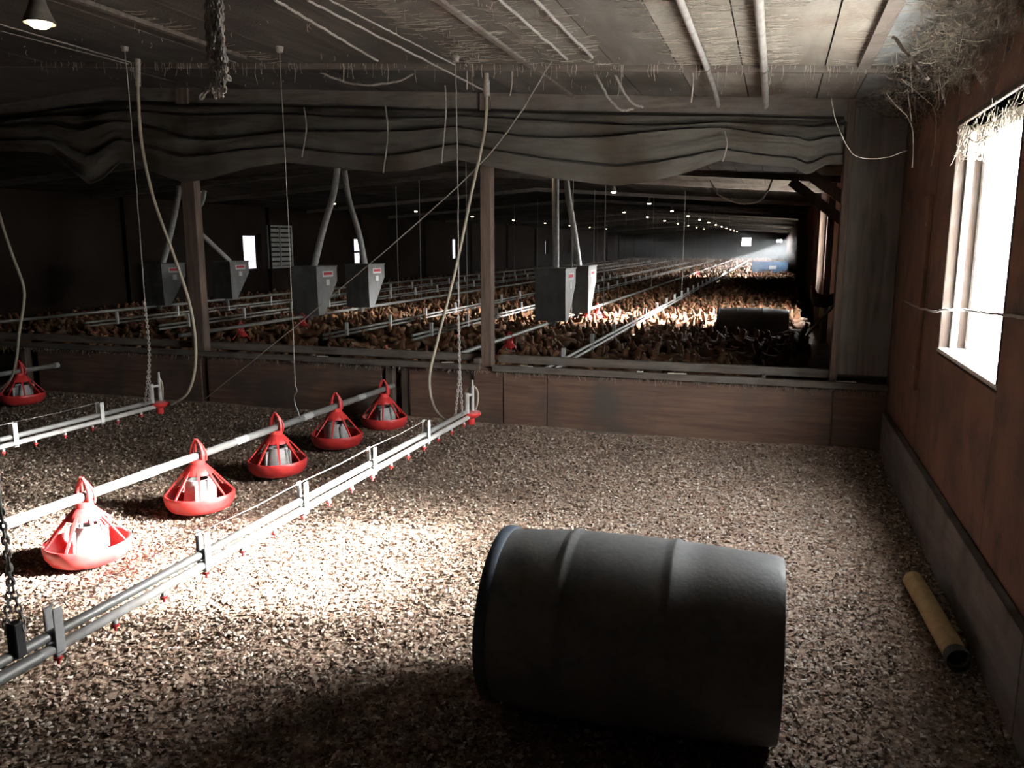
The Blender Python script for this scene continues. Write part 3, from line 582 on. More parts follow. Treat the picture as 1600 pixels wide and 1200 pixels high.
hk = ony(461, 585, 4.58); tag(MB().tube(smoothpath([(FX, 4.58, .57), (FX + .01, 4.58, .53), (FX - .012, 4.58, .49), (FX - .006, 4.58, .43), (FX + .01, 4.58, .395), (FX + .022, 4.58, .345), (FX, 4.58, .312), (FX - .024, 4.58, .335)], 5), .0028, 5).build('wire_hook', M['metal']), 'bent wire hook around the feed pipe under the thin cord', 'hook')
dropline('cord and V of dusty chain holding up the near end of the sunlit drinker line', D1, 1.535, 0, .78, [(D1 + .014, 1.55, .46), (D1 - .014, 1.52, .46)], cr_=.004)
# cords along the ceiling
def C3(x, y, off=.03): return onceil(x, y, off)
tag(MB().tube(fuzz([C3(862, 96, .02), (lambda p: p)(ony(745, 262, 5.35)), ony(500, 478, 5.65), ony(322, 622, 5.95)], .002, 10), .0042, 6).build('diagonal_cord', M['rope']), 'long slack cord slanting from the ceiling down to the low wall at left', 'cord')
lines = [((480, 0), (758, 142), .006, 'dusty cord stretched under the ceiling, upper one of the pair above the tan hose'), ((515, 0), (712, 102), .0045, 'thin cord stretched under the ceiling to the sunlit drinker chain'),
         ((430, 0), (590, 95), .007, 'dust-caked cable under the ceiling between the two hoses'), ((0, 38), (203, 97), .004, 'thin cord under the ceiling behind the lit lamp'), ((0, 48), (200, 100), .003, 'second thin cord under the ceiling behind the lit lamp, lower of the two')]
for a, b_, r_, lb in lines: tag(MB().tube(fuzz([C3(*a, .045), C3((a[0] + b_[0]) / 2, (a[1] + b_[1]) / 2, .05), C3(*b_, .045)], r_ * .35, 22), r_, 6).build('stretched_cord', M['rope']), lb, 'cord')
bat = [((680, 0), (905, 158), .016, 'dusty wooden batten'), ((100, 0), (395, 92), .02, 'x'), ((790, 0), (880, 93), .008, 'x'), ((838, 0), (925, 90), .009, 'x')]
blab = ['dusty batten on the ceiling running toward the tarpaulin above the centre post', 'dusty batten on the ceiling between the lit lamp and the hanging chain', 'dusty cable on the ceiling, left one of the fuzzy pair near the centre', 'dusty cable on the ceiling, right one of the fuzzy pair near the centre']
for (a, b_, r_, _), lb in zip(bat, blab):
    A, B = C3(*a, r_), C3(*b_, r_); X = (A.x + B.x) / 2
    mb = MB(); pts = [Vector((X, y, ceil(X) - r_)) for y in np.linspace(.2, B.y, 60)]
    if r_ > .01: mb.box((X - r_, .2, ceil(X) - r_ * 1.3), (X + r_, B.y, ceil(X) - .002))
    else: mb.tube(fuzz(pts, .003, 1), r_, 7)
    tag(mb.build('ceiling_batten' if r_ > .01 else 'ceiling_cable', M['rope'] if r_ < .01 else M['wood']), lb, 'batten' if r_ > .01 else 'cable')
def cpipe(a, b_, r_, label, y_end):
    A, B = C3(*a, r_ + .01), C3(*b_, r_ + .01); X = (A.x + B.x) / 2; rt = empty('ceiling_pipe', (X, 0, ceil(X) - r_ - .012)); tag(rt, label, 'pipe')
    MB().tube([(0, -2.3, 0), (0, 2, 0), (0, 5.0, 0), (0, y_end - .3, -.02), (0, y_end, -.06)], r_, 14).build('pipe_run', M['pvc'], rt, True)
    for y in (.4, 2.6, 5.0): MB().lathe([(r_ * 1.03, -.012), (r_ * 1.25, -.012), (r_ * 1.25, .012), (r_ * 1.03, .012)], 14, mat=Matrix.Translation((0, y, 0)) @ Matrix.Rotation(PI / 2, 4, 'X')).build('clamp', M['galv'], rt, True)
    return rt
cpipe((1062, 0), (1104, 104), .017, 'white conduit under the ceiling, the thinner one toward the middle', 5.95)
cpipe((1190, 0), (1190, 104), .021, 'white conduit under the ceiling, the one nearer the window', 5.9)
# broken batten near the window
X = .40; mb = MB(); mb.box((X - .035, -1.5, ceil(X) - .03), (X + .03, 5.0, ceil(X) - .002)); tag(mb.build('ceiling_batten', M['wood']), 'splintered batten on the ceiling just inside the window', 'batten')
A = ony(1395, 58, 4.1); B = ony(1450, 125, 4.0); tag(MB().tube(fuzz([A, (A + B) / 2, B], .004, 6), .0075, 6).build('hanging_splinter', M['wood']), 'dusty splinter hanging from the batten by the window', 'splinter')
# slack cables and loose ends
for pts, lb in (([(480, 92), (505, 115), (560, 132), (620, 127), (660, 105)], 'slack dusty cable looping under the cross batten'), ([(925, 104), (938, 130), (955, 158), (972, 172), (990, 170)], 'dusty cable drooping from the cross batten, left one of two'), ([(952, 100), (968, 130), (985, 158), (1005, 168)], 'dusty cable drooping from the cross batten, right one of two')):
    tag(MB().tube(fuzz([ony(x, y, 5.4) for x, y in pts], .003, 8), .008, 6).build('slack_cable', M['rope']), lb, 'cable')
tag(MB().tube(fuzz([ony(x, y, 12.53) for x, y in ((1108, 281), (1125, 305), (1160, 318), (1190, 311), (1207, 281))], .004, 8), .014, 6).build('slack_cable', M['rope']), 'slack cable hanging under the ceiling behind the tarpaulin', 'cable')
tag(MB().tube(fuzz([onx(x, y, X_) for x, y, X_ in ((1404, 465, .79), (1425, 476, .775), (1455, 486, .77), (1480, 484, .78))] + [Vector((.85, 4.2, 1.2)), Vector((.83, 3.8, 1.22)), Vector((.79, 3.3, 1.25)), Vector((.79, 2.9, 1.27))], .003, 8), .006, 6).build('window_cord', M['rope']), 'dust-caked cord strung across the near window', 'cord')
# bundle of dusty chain hanging from the ceiling in front
c0 = onceil(338, -40, .02); X0, Y0 = ony(337, 70, 2.75).x, 2.75; r = empty('hanging_chain', (X0, Y0, ceil(X0))); tag(r, 'bundle of dust-caked chain hanging from the ceiling left of the middle', 'chain'); c = Vector(r.location)
def K(x, y): return ony(x, y, Y0) - c
for pts in ([(323, -60), (325, 40), (333, 100), (344, 142)], [(334, -60), (336, 50), (338, 110), (333, 138)], [(345, -60), (347, 30), (350, 90), (352, 120), (350, 140)], [(328, -60), (330, 60), (328, 120), (318, 154)], [(341, -60), (340, 40), (345, 100), (340, 143)], [(330, -60), (333, 30), (331, 90), (337, 140)], [(350, -60), (348, 60), (353, 110), (355, 122)], [(321, -60), (321, 60), (324, 110), (331, 147)]):
    chain([K(*p) + Vector((0, random.uniform(-.02, .02), 0)) for p in pts], .019, .0052).build('chain_strand', M['rope'], r)
MB().tube(rel0 := [K(337, -70), K(337, -50)], .02, 10).build('ceiling_hook', M['metal'], r)

# ================================================================== LAMPS
def make_lamp(label, group):
    r = empty('ceiling_lamp'); tag(r, label, 'lamp', group)
    MB().lathe([(.024, .17), (.03, .165), (.032, .11), (.036, .09), (.05, .05), (.068, .012), (.07, 0), (.066, 0), (.048, .046), (.032, .09)], 24).build('shade', M['shade'], r, True)
    MB().lathe([(.0, -.022), (.03, -.018), (.046, -.006), (.052, .010), (.046, .034), (.028, .07), (0, .08)], 20).build('bulb', M['bulb'], r, True)
    MB().tube([(0, 0, .165), (0, 0, .40)], .012, 8).build('stem', M['shade'], r, True)
    return r
lp0 = make_lamp('lit lamp in a grimy cone shade under the ceiling, at the upper left edge', None)
lp0.location = onx(62, 37, -3.3); lp0.location.z -= 0
ORD = 'nearest second third fourth fifth sixth seventh eighth ninth tenth eleventh twelfth thirteenth fourteenth'.split()
def lamps(X, ys, z, row, group):
    for i, y in enumerate(ys):
        o = copy_tree(lp0); o.location = (X, y, z); o['label'] = '%s small lit lamp of the ceiling row %s' % (ORD[i], row); o['group'] = group
        if y > 25:                                       # bare points of light at that distance
            for ch in list(o.children):
                if ch.name.startswith('stem'): bpy.data.objects.remove(ch)
lamps(-3.3, [11.15] + [16.9 + 4.9 * i for i in range(12)], 2.57, 'that starts above the close pair of hoppers', 'lamps of the middle row')
lamps(-11., [13.73 + 5.03 * i for i in range(9)], 2.54, 'along the dark far side wall', 'lamps of the far side row')
lamps(-5.2, [28.6 + 5.4 * i for i in range(7)], 2.62, 'under the ridge, between the other two rows', 'lamps of the ridge row')

# ================================================================== FEED HOPPERS
def make_hopper(label, group=None):
    r = empty('feed_hopper'); tag(r, label, 'hopper', group)
    y0, y1 = -.38, .38                                     # box with a sloping back that narrows to a boot on the pipe
    prof = [(-.30, 1.15), (.30, 1.15), (.30, .93), (-.12, .42), (-.28, .42), (-.30, .80)]
    for s_, nm in ((-1, 'side_plate'), (1, 'side_plate')):
        MB().add([(s_ * .22 + t_ * .004 * s_, a, z) for t_ in (0, 1) for a, z in prof], [tuple(range(5, -1, -1)) if s_ > 0 else tuple(range(6)), tuple(range(6, 12)) if s_ > 0 else tuple(range(11, 5, -1))] + [(i, (i + 1) % 6, (i + 1) % 6 + 6, i + 6) for i in range(6)]).build(nm, M['metal'], r)
    mb = MB()
    for i in range(1, 6):
        a, b_ = prof[i], prof[(i + 1) % 6]
        mb.add([(-.22, a[0], a[1]), (.22, a[0], a[1]), (.22, b_[0], b_[1]), (-.22, b_[0], b_[1])], [(0, 1, 2, 3)])
    mb.build('body_sheet', M['metal'], r)
    MB().bbox((-.235, -.315, 1.15), (.235, .315, 1.17), .004).build('lid', M['metal'], r)
    MB().lathe([(.05, .36), (.075, .44), (.05, .45)], 16, mat=Matrix.Translation((0, -.20, -.02))).build('boot', M['metal'], r, True)
    sg = MB().box((.2245, -.13, 1.0), (.2255, .18, 1.09)).build('warning_label', M['signwhite'], r)
    MB().box((.2256, -.10, 1.03), (.2262, .15, 1.075)).build('red_print', M['signred'], sg); MB().box((.2245, -.03, .87), (.2255, .07, .96)).build('info_label', M['signwhite'], r)
    return r
hp0 = make_hopper('grey steel feed hopper right of the centre post, left one of the close pair')
hp0.location = (-3.03, 11.3, 0)
h2 = copy_tree(hp0); h2.location = (-3.03, 12.75, 0); relabel(h2, 'grey steel feed hopper right of the centre post, right one of the close pair')
h3 = copy_tree(hp0); h3.location = (-6.9, 11.1, 0); relabel(h3, 'grey steel feed hopper with red and white labels left of the centre post')
h4 = copy_tree(hp0); h4.location = (-6.9, 12.75, 0); relabel(h4, 'grey steel feed hopper standing behind the labelled one, under the far window')
h5 = copy_tree(hp0); h5.location = (-10.6, 13.9, 0); relabel(h5, 'dark feed hopper behind the left post, right one of two in deep shade')
h6 = copy_tree(hp0); h6.location = (-10.6, 12.0, 0); relabel(h6, 'dark feed hopper left of the left post in deep shade')
def ftube(label, pts, r_=.05): return tag(MB().tube(smoothpath(pts, 6), r_, 14).build('feed_tube', M['pvc'], smooth=True), label, 'tube')
def up(h, dx=0, dy=0, zt=2.75, bend=0): c = Vector(h.location); return [c + Vector((0, 0, 1.16)), c + Vector((dx * .35 + bend, dy * .35, 1.7)), c + Vector((dx * .8, dy * .8, 2.3)), c + Vector((dx, dy, zt))]
ftube('upright feed tube on the left hopper of the close pair, lit orange at its top', up(hp0, -.02)); ftube('upright feed tube on the right hopper of the close pair', up(h2, -.25))
ftube('leaning feed tube on the hopper with red and white labels', up(h3, .38, .2, 2.8)); ftube('leaning feed tube on the hopper behind the labelled one', up(h4, -.35, 0, 2.85, .02))
ftube('leaning feed tube on the dark hopper behind the left post', [Vector((-10.6, 13.9, 1.16)), Vector((-10.85, 13.55, 1.6)), Vector((-11.05, 13.3, 1.95)), Vector((-10.85, 13.45, 2.3)), Vector((-10.8, 13.5, 2.55))]); ftube('leaning feed tube on the dark hopper left of the left post', [Vector((-10.6, 12.0, 1.16)), Vector((-10.55, 12.15, 1.6)), Vector((-10.5, 12.3, 2.1)), Vector((-10.45, 12.4, 2.55))])

# lines running through the flock
for X, y0, y1, zl in ((D1, 7.0, 62, .335), (D2, 9, 60, .335), (-5.5, 9, 55, .30), (-8.1, 9, 55, .34), (-9.4, 9, 50, .34)):
    lb = {D1: 'drinker line through the flock nearest the side wall, in the sun patch', D2: 'drinker line through the flock left of the close pair of hoppers', -5.5: 'drinker line through the flock left of the centre post', -8.1: 'drinker line through the flock under the far side windows', -9.4: 'drinker line through the flock farthest over in the dark'}[X]
    r = empty('drinker_line', (X, y0, 0)); tag(r, lb, 'drinker'); L_ = y1 - y0
    MB().tube([(0, L_ * t_ / 10, zl) for t_ in range(11)], .0165, 8).build('water_pipe', M['pvc'] if X == D1 else M['pvc_shaded'], r, True); MB().tube([(0, L_ * t_ / 10, zl + .05) for t_ in range(11)], .0165, 8).build('support_pipe', M['pvc'] if X == D1 else M['pvc_shaded'], r, True)
    for y in np.arange(.6, min(22, L_), 1.3): MB().bbox((-.02, y - .016, zl - .02), (.02, y + .016, zl + .16), .002).build('bracket', M['white'], r)
for X, lb in ((-3.03, 'feed pipe through the flock below the close pair of hoppers'), (-6.9, 'feed pipe through the flock below the labelled hopper'), (-10.6, 'feed pipe through the flock in the dark far side')):
    pipe('feed_pipe', lb, X, 7.2 if X > -4 else 8, 60, .40, .40, .024, 'pipe', M['galv'] if X > -4 else M['pvc_shaded'], n=10)
PANS = ((-3.03, [8.4, 9.17, 13.4, 14.2, 33., 33.8]), (-6.9, [9.2, 10.7]))
for X, ys in PANS:
    for y in ys:
        o = copy_tree(f0); o.location = (X, y, .03); o.rotation_euler.z = random.uniform(0, 6); o['label'] = 'red pan feeder half hidden by the crowding hens'; o['group'] = 'red pan feeders in the flock'
for i in range(26):
    X = [D1, D2, -3.03, -5.5, -6.9, -8.1][i % 6]; y = 9.5 + (i // 6) * 8.5 + (i % 6) * 1.4
    tag(MB().tube([(X, y, .38), (X, y, ceil(X))], .006, 5).build('drop_cord', M['rope']), 'thin cord hanging from the ceiling to a line in the flock', 'cord', 'hanging cords over the flock')

# louvred fan in the dark wall
fn = empty('wall_fan', (XL + .004, 18.6, .95)); tag(fn, 'louvred wall fan beside the bright window in the dark far wall', 'fan')
MB().bbox((0, -.56, -.02), (.05, -.5, 1.0), .004).bbox((0, .5, -.02), (.05, .56, 1.0), .004).bbox((0, -.56, 1.0), (.05, .56, 1.05), .004).bbox((0, -.56, -.07), (.05, .56, -.02), .004).bbox((0, -.02, -.02), (.05, .02, 1.0), .004).build('frame', M['metal'], fn)
for i in range(8): MB().bbox((.005, -.5, .0 + i * .125), (.03, .5, .085 + i * .125), .003).build('louvre', M['metal'], fn)
# blue crate in the flock, far down the house
bc = empty('crate', (-.2, 40, .28)); tag(bc, 'blue plastic crate with a pale label, far down among the hens', 'crate')
MB().box((-.9, -.3, -.28), (.7, -.27, .42)).box((-.9, .27, -.28), (.7, .3, .42)).box((-.9, -.27, -.28), (-.87, .27, .42)).box((.67, -.27, -.28), (.7, .27, .42)).box((-.87, -.27, -.28), (.67, .27, -.25)).build('crate_body', M['blue'], bc)
MB().box((-.12, -.306, .08), (.2, -.3005, .24)).build('paper_label', M['white'], bc)

# ================================================================== HENS
def hen_geo(pose=0, n=8):
    if pose == 0: sp = [(-.235, .315, .008, .012), (-.19, .30, .03, .05), (-.12, .245, .062, .075), (-.02, .215, .088, .092), (.07, .225, .078, .09), (.125, .285, .045, .058), (.145, .345, .03, .034), (.16, .385, .026, .028), (.188, .388, .018, .018), (.21, .38, .003, .003)]
    elif pose == 1: sp = [(-.235, .335, .008, .012), (-.19, .32, .03, .05), (-.12, .26, .062, .075), (-.02, .22, .088, .09), (.08, .205, .076, .082), (.15, .19, .045, .05), (.20, .145, .03, .032), (.225, .10, .026, .027), (.24, .075, .018, .018), (.25, .05, .003, .003)]
    else: sp = [(-.215, .27, .008, .012), (-.18, .25, .03, .05), (-.12, .20, .068, .075), (-.02, .17, .095, .095), (.07, .18, .085, .088), (.12, .24, .045, .055), (.125, .30, .03, .034), (.14, .335, .026, .027), (.168, .335, .018, .018), (.19, .328, .003, .003)]
    vs, fs, mi, cl = [], [], [], []
    K = len(sp)
    tone = [(.52, .40, .30), (.42, .25, .14), (.26, .11, .05), (.29, .12, .05), (.31, .135, .06), (.36, .17, .08), (.38, .19, .09), (.36, .17, .08), (.42, .30, .14), (.5, .36, .16)]
    for i, (x, z, wd, hh) in enumerate(sp):
        a, b_ = sp[max(i - 1, 0)], sp[min(i + 1, K - 1)]; tx, tz = b_[0] - a[0], b_[1] - a[1]; l = math.hypot(tx, tz); tx, tz = tx / l, tz / l
        for j in range(n):
            an = 2 * PI * j / n; vs.append((x - tz * hh * math.cos(an), wd * math.sin(an), z + tx * hh * math.cos(an))); cl.append(tone[i])
    for i in range(K - 1):
        for j in range(n): j2 = (j + 1) % n; fs.append((i * n + j, (i + 1) * n + j, (i + 1) * n + j2, i * n + j2)); mi.append(0)
    hx, hz = sp[7][0], sp[7][1]; o = len(vs); tt = (sp[8][0] - sp[7][0], sp[8][1] - sp[7][1]); l = math.hypot(*tt); tt = (tt[0] / l, tt[1] / l); nn = (-tt[1], tt[0])
    for s_ in (-.005, .005):
        for (u, v_) in ((-.02, .015), (.02, .015), (.016, .032), (.004, .027), (-.006, .037), (-.014, .029), (-.022, .032)):
            vs.append((hx + tt[0] * u + nn[0] * v_, s_, hz + tt[1] * u + nn[1] * v_)); cl.append((.5, .05, .05))
    fs += [tuple(range(o, o + 7)), tuple(range(o + 13, o + 6, -1))] + [(o + i, o + 7 + i, o + 7 + (i + 1) % 7, o + (i + 1) % 7) for i in range(7)]; mi += [1] * 9
    if pose < 2:
        for s_ in (-1, 1):
            o = len(vs); y = s_ * .04
            for z, x in ((.16, 0), (.02, .005)):
                for dx, dy in ((-.009, -.008), (.009, -.008), (.009, .008), (-.009, .008)): vs.append((x + dx, y + dy, z)); cl.append((.5, .35, .12))
            vs += [(.06, y - .02, .004), (.065, y, .004), (.06, y + .02, .004), (-.03, y, .004)]; cl += [(.5, .35, .12)] * 4
            fs += [(o, o + 1, o + 5, o + 4), (o + 1, o + 2, o + 6, o + 5), (o + 2, o + 3, o + 7, o + 6), (o + 3, o, o + 4, o + 7), (o + 4, o + 5, o + 8), (o + 5, o + 6, o + 9), (o + 6, o + 10, o + 5), (o + 7, o + 11, o + 4)]; mi += [2] * 8
    return np.array(vs, float), fs, mi, np.array(cl, float)
HG = [hen_geo(p, 10) for p in range(3)]; HL = [hen_geo(p, 6) for p in range(3)]
def hen_mesh(g_, tint):
    vs, fs, mi, cl = g_; me = bpy.data.meshes.new('hen'); me.from_pydata(vs.tolist(), [], fs)
    for q_ in ('plumage', 'comb', 'shank'): me.materials.append(M[q_])
    me.polygons.foreach_set('material_index', mi); me.polygons.foreach_set('use_smooth', [True] * len(fs))
    at = me.attributes.new('plumage', 'FLOAT_COLOR', 'POINT'); c4 = np.ones((len(vs), 4)); c4[:, :3] = np.clip(cl * tint, 0, 1); at.data.foreach_set('color', c4.reshape(-1).astype(np.float32)); me.update(); return me
tints = [.31 * np.array(t_) for t_ in ((1, 1, 1), (1.25, 1.2, 1.15), (.8, .75, .7), (1.5, 1.6, 1.7))]
HM = [[hen_mesh(g_, t_) for t_ in tints] for g_ in HG]
# jittered crowd positions
pos = []
y = 7.6
while y < YF - 1:
    st = .235 if y < 20 else (.33 if y < 36 else .46)
    for x in np.arange(XL + .45, XR - .38, st):
        px, py = x + random.uniform(-.4, .4) * st, y + random.uniform(-.4, .4) * st
        if random.random() < .06 or any(abs(px - X_) < .10 for X_ in (D1, D2, -5.5, -8.1, -9.4)) or any(math.hypot(px - X_, py - y_) < .30 for X_, ys in PANS for y_ in ys) or abs(py - 40) < .45 and abs(px + .3) < 1.1: continue
        if abs(px + .29) < .62 and abs(py - 12.3) < .45: continue
        if any(abs(px - hx_) < .2 and abs(py - hy_) < .2 for hx_, hy_ in ((-3.03, 11.3), (-3.03, 12.75), (-6.9, 11.1), (-6.9, 12.75))): continue
        if abs(px + .3) < 1.0 and abs(py - 40) < .5: continue
        pos.append((px, py))
    y += st
def score(p):
    u, v_ = proj((p[0], p[1], .36)); return (p[0] ** 2 + p[1] ** 2) if -10 < u < 1310 and v_ < 560 + .04 * (u - 760) else 1e9
order = sorted(range(len(pos)), key=lambda i: score(pos[i])); near = order[:298]; far = [i for i in order[298:] if pos[i][1] > 8.0 or score(pos[i]) > 1e8]
def pick(): return random.choices((0, 1, 2), (.78, .10, .12))[0], random.choices((0, 1, 2, 3), (.5, .25, .17, .08))[0]
for i in near:
    ps, tn = pick(); o = bpy.data.objects.new('hen', HM[ps][tn]); COL.objects.link(o); o.location = (*pos[i], 0.0); o.rotation_euler.z = random.uniform(0, 2 * PI); s_ = random.uniform(.76, .93); o.scale = (s_, s_, s_)
    tag(o, 'brown hen crowding near the front of the flock behind the low plywood wall', 'hen', 'nearest hens of the brown flock')
o = bpy.data.objects.new('hen', HM[0][2]); COL.objects.link(o); pp = onx(1274, 462, .55); o.location = (.60, 11.2, .555); o.rotation_euler.z = 2.6; tag(o, 'dark brown hen perched on a pole by the side wall, apart from the flock', 'hen')
tag(MB().tube([(.45, 13.2, .03), (.60, 11.2, .54), (.705, 9.8, .90)], .018, 8).build('perch_pole', M['woodz']), 'slanting pole by the side wall with a hen perched on it', 'pole')
V, FI, FT, MI, CL = [], [], [], [], []; off = 0
LT = [[(g_[0], g_[1], g_[2], g_[3])] for g_ in HL]
flat = [(np.array([i for f in g_[1] for i in f]), np.array([len(f) for f in g_[1]])) for g_ in HL]
for i in far:
    ps, tn = pick(); vs, fs, mi, cl = HL[ps]; a = random.uniform(0, 2 * PI); s_ = random.uniform(.76, .93); ca, sa = math.cos(a) * s_, math.sin(a) * s_
    q_ = np.empty_like(vs); q_[:, 0] = vs[:, 0] * ca - vs[:, 1] * sa + pos[i][0]; q_[:, 1] = vs[:, 0] * sa + vs[:, 1] * ca + pos[i][1]; q_[:, 2] = vs[:, 2] * s_
    V.append(q_); FI.append(flat[ps][0] + off); FT.append(flat[ps][1]); MI.append(np.array(mi)); c4 = np.ones((len(vs), 4)); c4[:, :3] = np.clip(cl * tints[tn] * random.uniform(.85, 1.15), 0, 1); CL.append(c4); off += len(vs)
V = np.concatenate(V); FI = np.concatenate(FI); FT = np.concatenate(FT); MI = np.concatenate(MI); CL = np.concatenate(CL)
me = bpy.data.meshes.new('flock'); me.vertices.add(len(V)); me.vertices.foreach_set('co', V.reshape(-1).astype(np.float32)); me.loops.add(len(FI)); me.loops.foreach_set('vertex_index', FI.astype(np.int32)); me.polygons.add(len(FT))
me.polygons.foreach_set('loop_start', np.concatenate([[0], np.cumsum(FT)[:-1]]).astype(np.int32)); me.polygons.foreach_set('loop_total', FT.astype(np.int32)); me.update()
for q_ in ('plumage', 'comb', 'shank'): me.materials.append(M[q_])
me.polygons.foreach_set('material_index', MI.astype(np.int32)); me.polygons.foreach_set('use_smooth', np.ones(len(FT), bool))
at = me.attributes.new('plumage', 'FLOAT_COLOR', 'POINT'); at.data.foreach_set('color', CL.reshape(-1).astype(np.float32)); me.validate(); me.update()
o = bpy.data.objects.new('flock', me); COL.objects.link(o); tag(o, 'countless brown hens filling the house down to its far end', 'hens', kind='stuff')
print('hens', len(pos), 'tris flock', int((FT - 2).sum()), 'chips', n)

# ================================================================== COBWEBS
def web(name, label, strands, r_=.0011, jit=.0012, mat=None):
    mb = MB()
    for pts, k_ in strands: mb.tube(fuzz(pts, jit, 4), [r_ * k_ * random.uniform(.6, 1.5) for _ in range((len(pts) - 1) * 4 + 1)], 4, cap=False)
    return tag(mb.build(name, mat or M['web']), label, 'cobweb', kind='stuff')
def hang(p, l, sway=.02): return [p, p + Vector((random.uniform(-sway, sway), random.uniform(-sway, sway), -l * .5)), p + Vector((random.uniform(-sway, sway), random.uniform(-sway, sway), -l))]
st = []
for _ in range(1000):                                       # corner above the window: a tangle under the ceiling, hanging down the wall
    x = XR - abs(random.gauss(0, .16)); y = random.uniform(2.4, 6.0); z = ceil(x) - random.uniform(.0, .10) - max(0, .25 - (XR - x)) * random.uniform(0, .5)
    p = Vector((x, y, z)); q_ = p + Vector((random.uniform(-.13, .13), random.uniform(-.22, .22), random.uniform(-.05, .04))); q_.x = min(q_.x, XR - .004); q_.z = min(q_.z, ceil(q_.x) - .003)
    st.append(([p, (p + q_) / 2 - Vector((0, 0, random.uniform(0, .03))), q_], random.uniform(.3, .9)))
for _ in range(90):
    x = XR - abs(random.gauss(.03, .08)); x = min(x, XR - .01); y = random.uniform(2.6, 6.0); st.append((hang(Vector((x, y, ceil(x) - .05)), random.uniform(.05, .25)), random.uniform(.5, 1.3)))
for pts in ([(1385, 145), (1400, 165), (1420, 185), (1427, 215), (1425, 262)], [(1410, 125), (1440, 150), (1460, 172), (1462, 215), (1455, 260)], [(1418, 140), (1422, 170), (1424, 190)], [(1470, 160), (1464, 172)], [(1298, 150), (1305, 185), (1322, 225), (1340, 245), (1380, 247), (1418, 235)], [(1525, 100), (1527, 145), (1540, 165)], [(1492, 130), (1496, 160), (1495, 190)]):
    st.append(([ony(x, y, 4.9) for x, y in pts], 1.7))
wsh = []
cw = web('cobweb', 'thick brown cobwebs tangled in the ceiling corner above the window', st)
m = bpy.data.materials.new('cobweb film'); m.use_nodes = True; nt = m.node_tree; N = nt.nodes; b = N['Principled BSDF']; b.inputs['Base Color'].default_value = (.24, .20, .15, 1); b.inputs['Roughness'].default_value = 1
tco = N.new('ShaderNodeTexCoord'); mp = N.new('ShaderNodeMapping'); mp.inputs['Scale'].default_value = (70, 14, 70); n1 = N.new('ShaderNodeTexNoise'); n1.inputs['Scale'].default_value = 1; n1.inputs['Detail'].default_value = 8; n1.inputs['Distortion'].default_value = .4
rr = N.new('ShaderNodeValToRGB'); rr.color_ramp.elements[0].position = .38; rr.color_ramp.elements[1].position = .70; rr.color_ramp.elements[1].color = (.7, .7, .7, 1); nt.links.new(tco.outputs['Object'], mp.inputs[0]); nt.links.new(mp.outputs[0], n1.inputs[0]); nt.links.new(n1.outputs['Fac'], rr.inputs[0]); nt.links.new(rr.outputs[0], b.inputs['Alpha'])
M['film'] = m
def film(y0, y1, wid, drop, seed):                         # sagging sheet from the ceiling to the side wall
    nu, nv = 16, 40; vs = []
    for i in range(nv):
        y = y0 + (y1 - y0) * i / (nv - 1); w_ = wid * (.7 + .6 * noise.noise((y * 2.1, seed, 0))); d_ = drop * (.7 + .9 * noise.noise((y * 2.7, seed, 5)))
        for j in range(nu):
            t_ = j / (nu - 1); x = XR - .006 - w_ * t_; z0_ = ceil(XR) - .02 - d_ * (1 - t_) ** 1.6; z = min(z0_ + .03 * noise.noise((x * 9, y * 5, seed)) - .04 * math.sin(t_ * PI), ceil(x) - .004)
            vs.append((x, y, z))
    return MB().add(vs, [(i * nu + j, i * nu + j + 1, (i + 1) * nu + j + 1, (i + 1) * nu + j) for i in range(nv - 1) for j in range(nu - 1)])
for y0, y1, wd_, dr_, sd_ in ((2.2, 4.6, .42, .16, 1), (3.6, 6.0, .36, .22, 2), (2.4, 5.8, .26, .30, 3)):
    film(y0, y1, wd_, dr_, sd_).build('web_film', M['film'], cw, True)
st = []
for _ in range(380):
    p = Vector((random.uniform(XR - .02, XR + .08), random.uniform(3.36, 4.48), random.uniform(1.90, 2.055))); q_ = p + Vector((random.uniform(-.02, .02), random.uniform(-.12, .12), random.uniform(-.08, .02))); q_.y = min(max(q_.y, 3.36), 4.47)
    st.append(([p, (p + q_) / 2 - Vector((0, 0, .015)), q_], random.uniform(.4, 1.3)))
for pts in ([(1500, 250), (1515, 240), (1530, 220), (1545, 212)], [(1510, 215), (1530, 222), (1560, 205)], [(1505, 225), (1520, 205), (1550, 190)]): st.append(([onx(x, y, .79) for x, y in pts], 3))
web('cobweb', 'white dusty cobwebs draped across the top of the window', st)
st = []
for _ in range(520):                                       # fringes along boards, pipes, cross batten
    k_ = random.random()
    if k_ < .45: x = random.uniform(-5.5, .7); y = 5.05 + random.uniform(-.03, .02); l = abs(random.gauss(0, .05)) + .01
    elif k_ < .75: x = random.choice((-.4, -.1, -1.35, -1.1, -1.75, .40)) + random.uniform(-.03, .03); y = random.uniform(2.5, 5.9); l = abs(random.gauss(0, .025)) + .005
    else: x = random.uniform(-5.5, .6); y = random.uniform(2.6, 5.9); l = abs(random.gauss(0, .02)) + .005
    p = Vector((x, y, ceil(x) - .004)); st.append((hang(p, l, .007), random.uniform(.6, 1.4)))
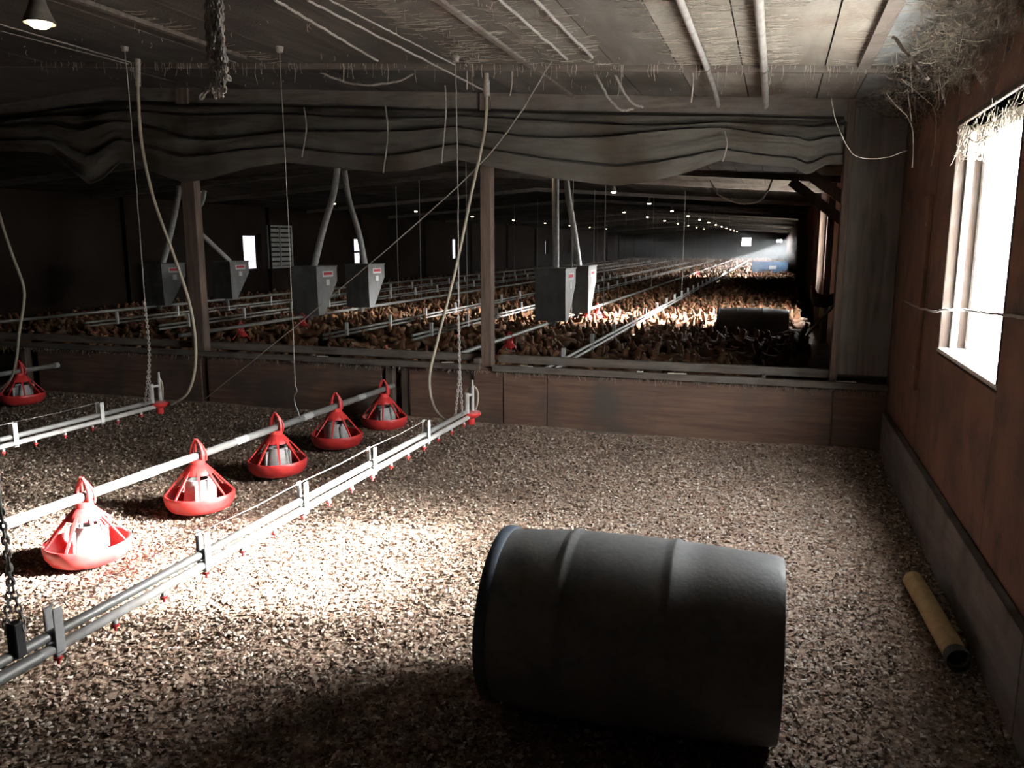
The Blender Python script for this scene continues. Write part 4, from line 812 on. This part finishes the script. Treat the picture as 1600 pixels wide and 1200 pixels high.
for _ in range(1500):                                       # combed streaks of dust web lying across the boards beside pipes and battens
    xb = random.choice((-.62, -.42, -.38, -.42, -.38, -.12, -.08, -.12, -.08, -1.55, -1.75, -1.9, .38, -3.4, -1.1, -1.3)); y = random.uniform(2.6, 5.0); l = random.uniform(.03, .16); d_ = random.choice((-1, 1)); p = Vector((xb, y, ceil(xb) - .014)); q_ = Vector((xb + d_ * l, y + random.uniform(.0, .05), ceil(xb + d_ * l) - .002)); st.append(([p, (p + q_) / 2 - Vector((0, 0, .003)), q_], random.uniform(.6, 1.3)))
for pts in ([(1082, 110), (1083, 130), (1080, 160)], [(730, 108), (730, 140)], [(537, 95), (537, 127)], [(800, 105), (800, 130), (797, 150)], [(1280, 100), (1282, 112)]): st.append(([ony(x, y, 5.1) for x, y in pts], 3))
web('cobweb', 'dusty cobweb fringes along the ceiling boards and cross batten', st, mat=M['web_pale'])

mb = MB()
for _ in range(900):
    x = random.uniform(-8, XR - .03); y = random.uniform(-.05, -.014); l = abs(random.gauss(0, .022)) + .006; p = Vector((x, y, .486)); mb.tube([p, p + Vector((random.uniform(-.012, .012), random.uniform(-.008, .004), -l * .6)), p + Vector((random.uniform(-.02, .02), random.uniform(-.012, .004), -l))], [.0022, .0018, .0008], 4, cap=False)
df = mb.build('dust_fringe', M['web'], dv); df['kind'] = 'stuff'
for px, py, l, a_ in ((1058, 590, .14, .1), (1000, 586, .05, .5), (823, 578, .12, -.35), (700, 566, .10, .3), (505, 565, .10, .2), (1320, 610, .14, 0.)):
    p = ony(px, py, YD - .03); tag(MB().bbox((-l / 2, -.008, 0), (l / 2, .008, .007), .002, mat=Matrix.Translation((p.x, YD - .035, .5355)) @ Matrix.Rotation(a_, 4, 'Z')).build('splinter', M['web_pale']), 'pale wood splinter lying on the dusty front rail of the low wall', 'splinter', 'splinters on the front rail')

# ================================================================== HAZE: dust hanging in the far half of the house
m = bpy.data.materials.new('dust haze'); m.use_nodes = True; nt = m.node_tree; nt.nodes.remove(nt.nodes['Principled BSDF'])
vs_ = nt.nodes.new('ShaderNodeVolumeScatter'); vs_.inputs['Density'].default_value = .006; vs_.inputs['Anisotropy'].default_value = .35; vs_.inputs['Color'].default_value = (.9, .92, .95, 1)
nt.links.new(vs_.outputs[0], nt.nodes['Material Output'].inputs['Volume'])
hz = MB().box((XL + .02, 26, .02), (XR - .11, YF - .02, 2.4)).build('dust_haze', m); tag(hz, 'thin dust haze lit by the windows far down the house', 'haze', kind='stuff')
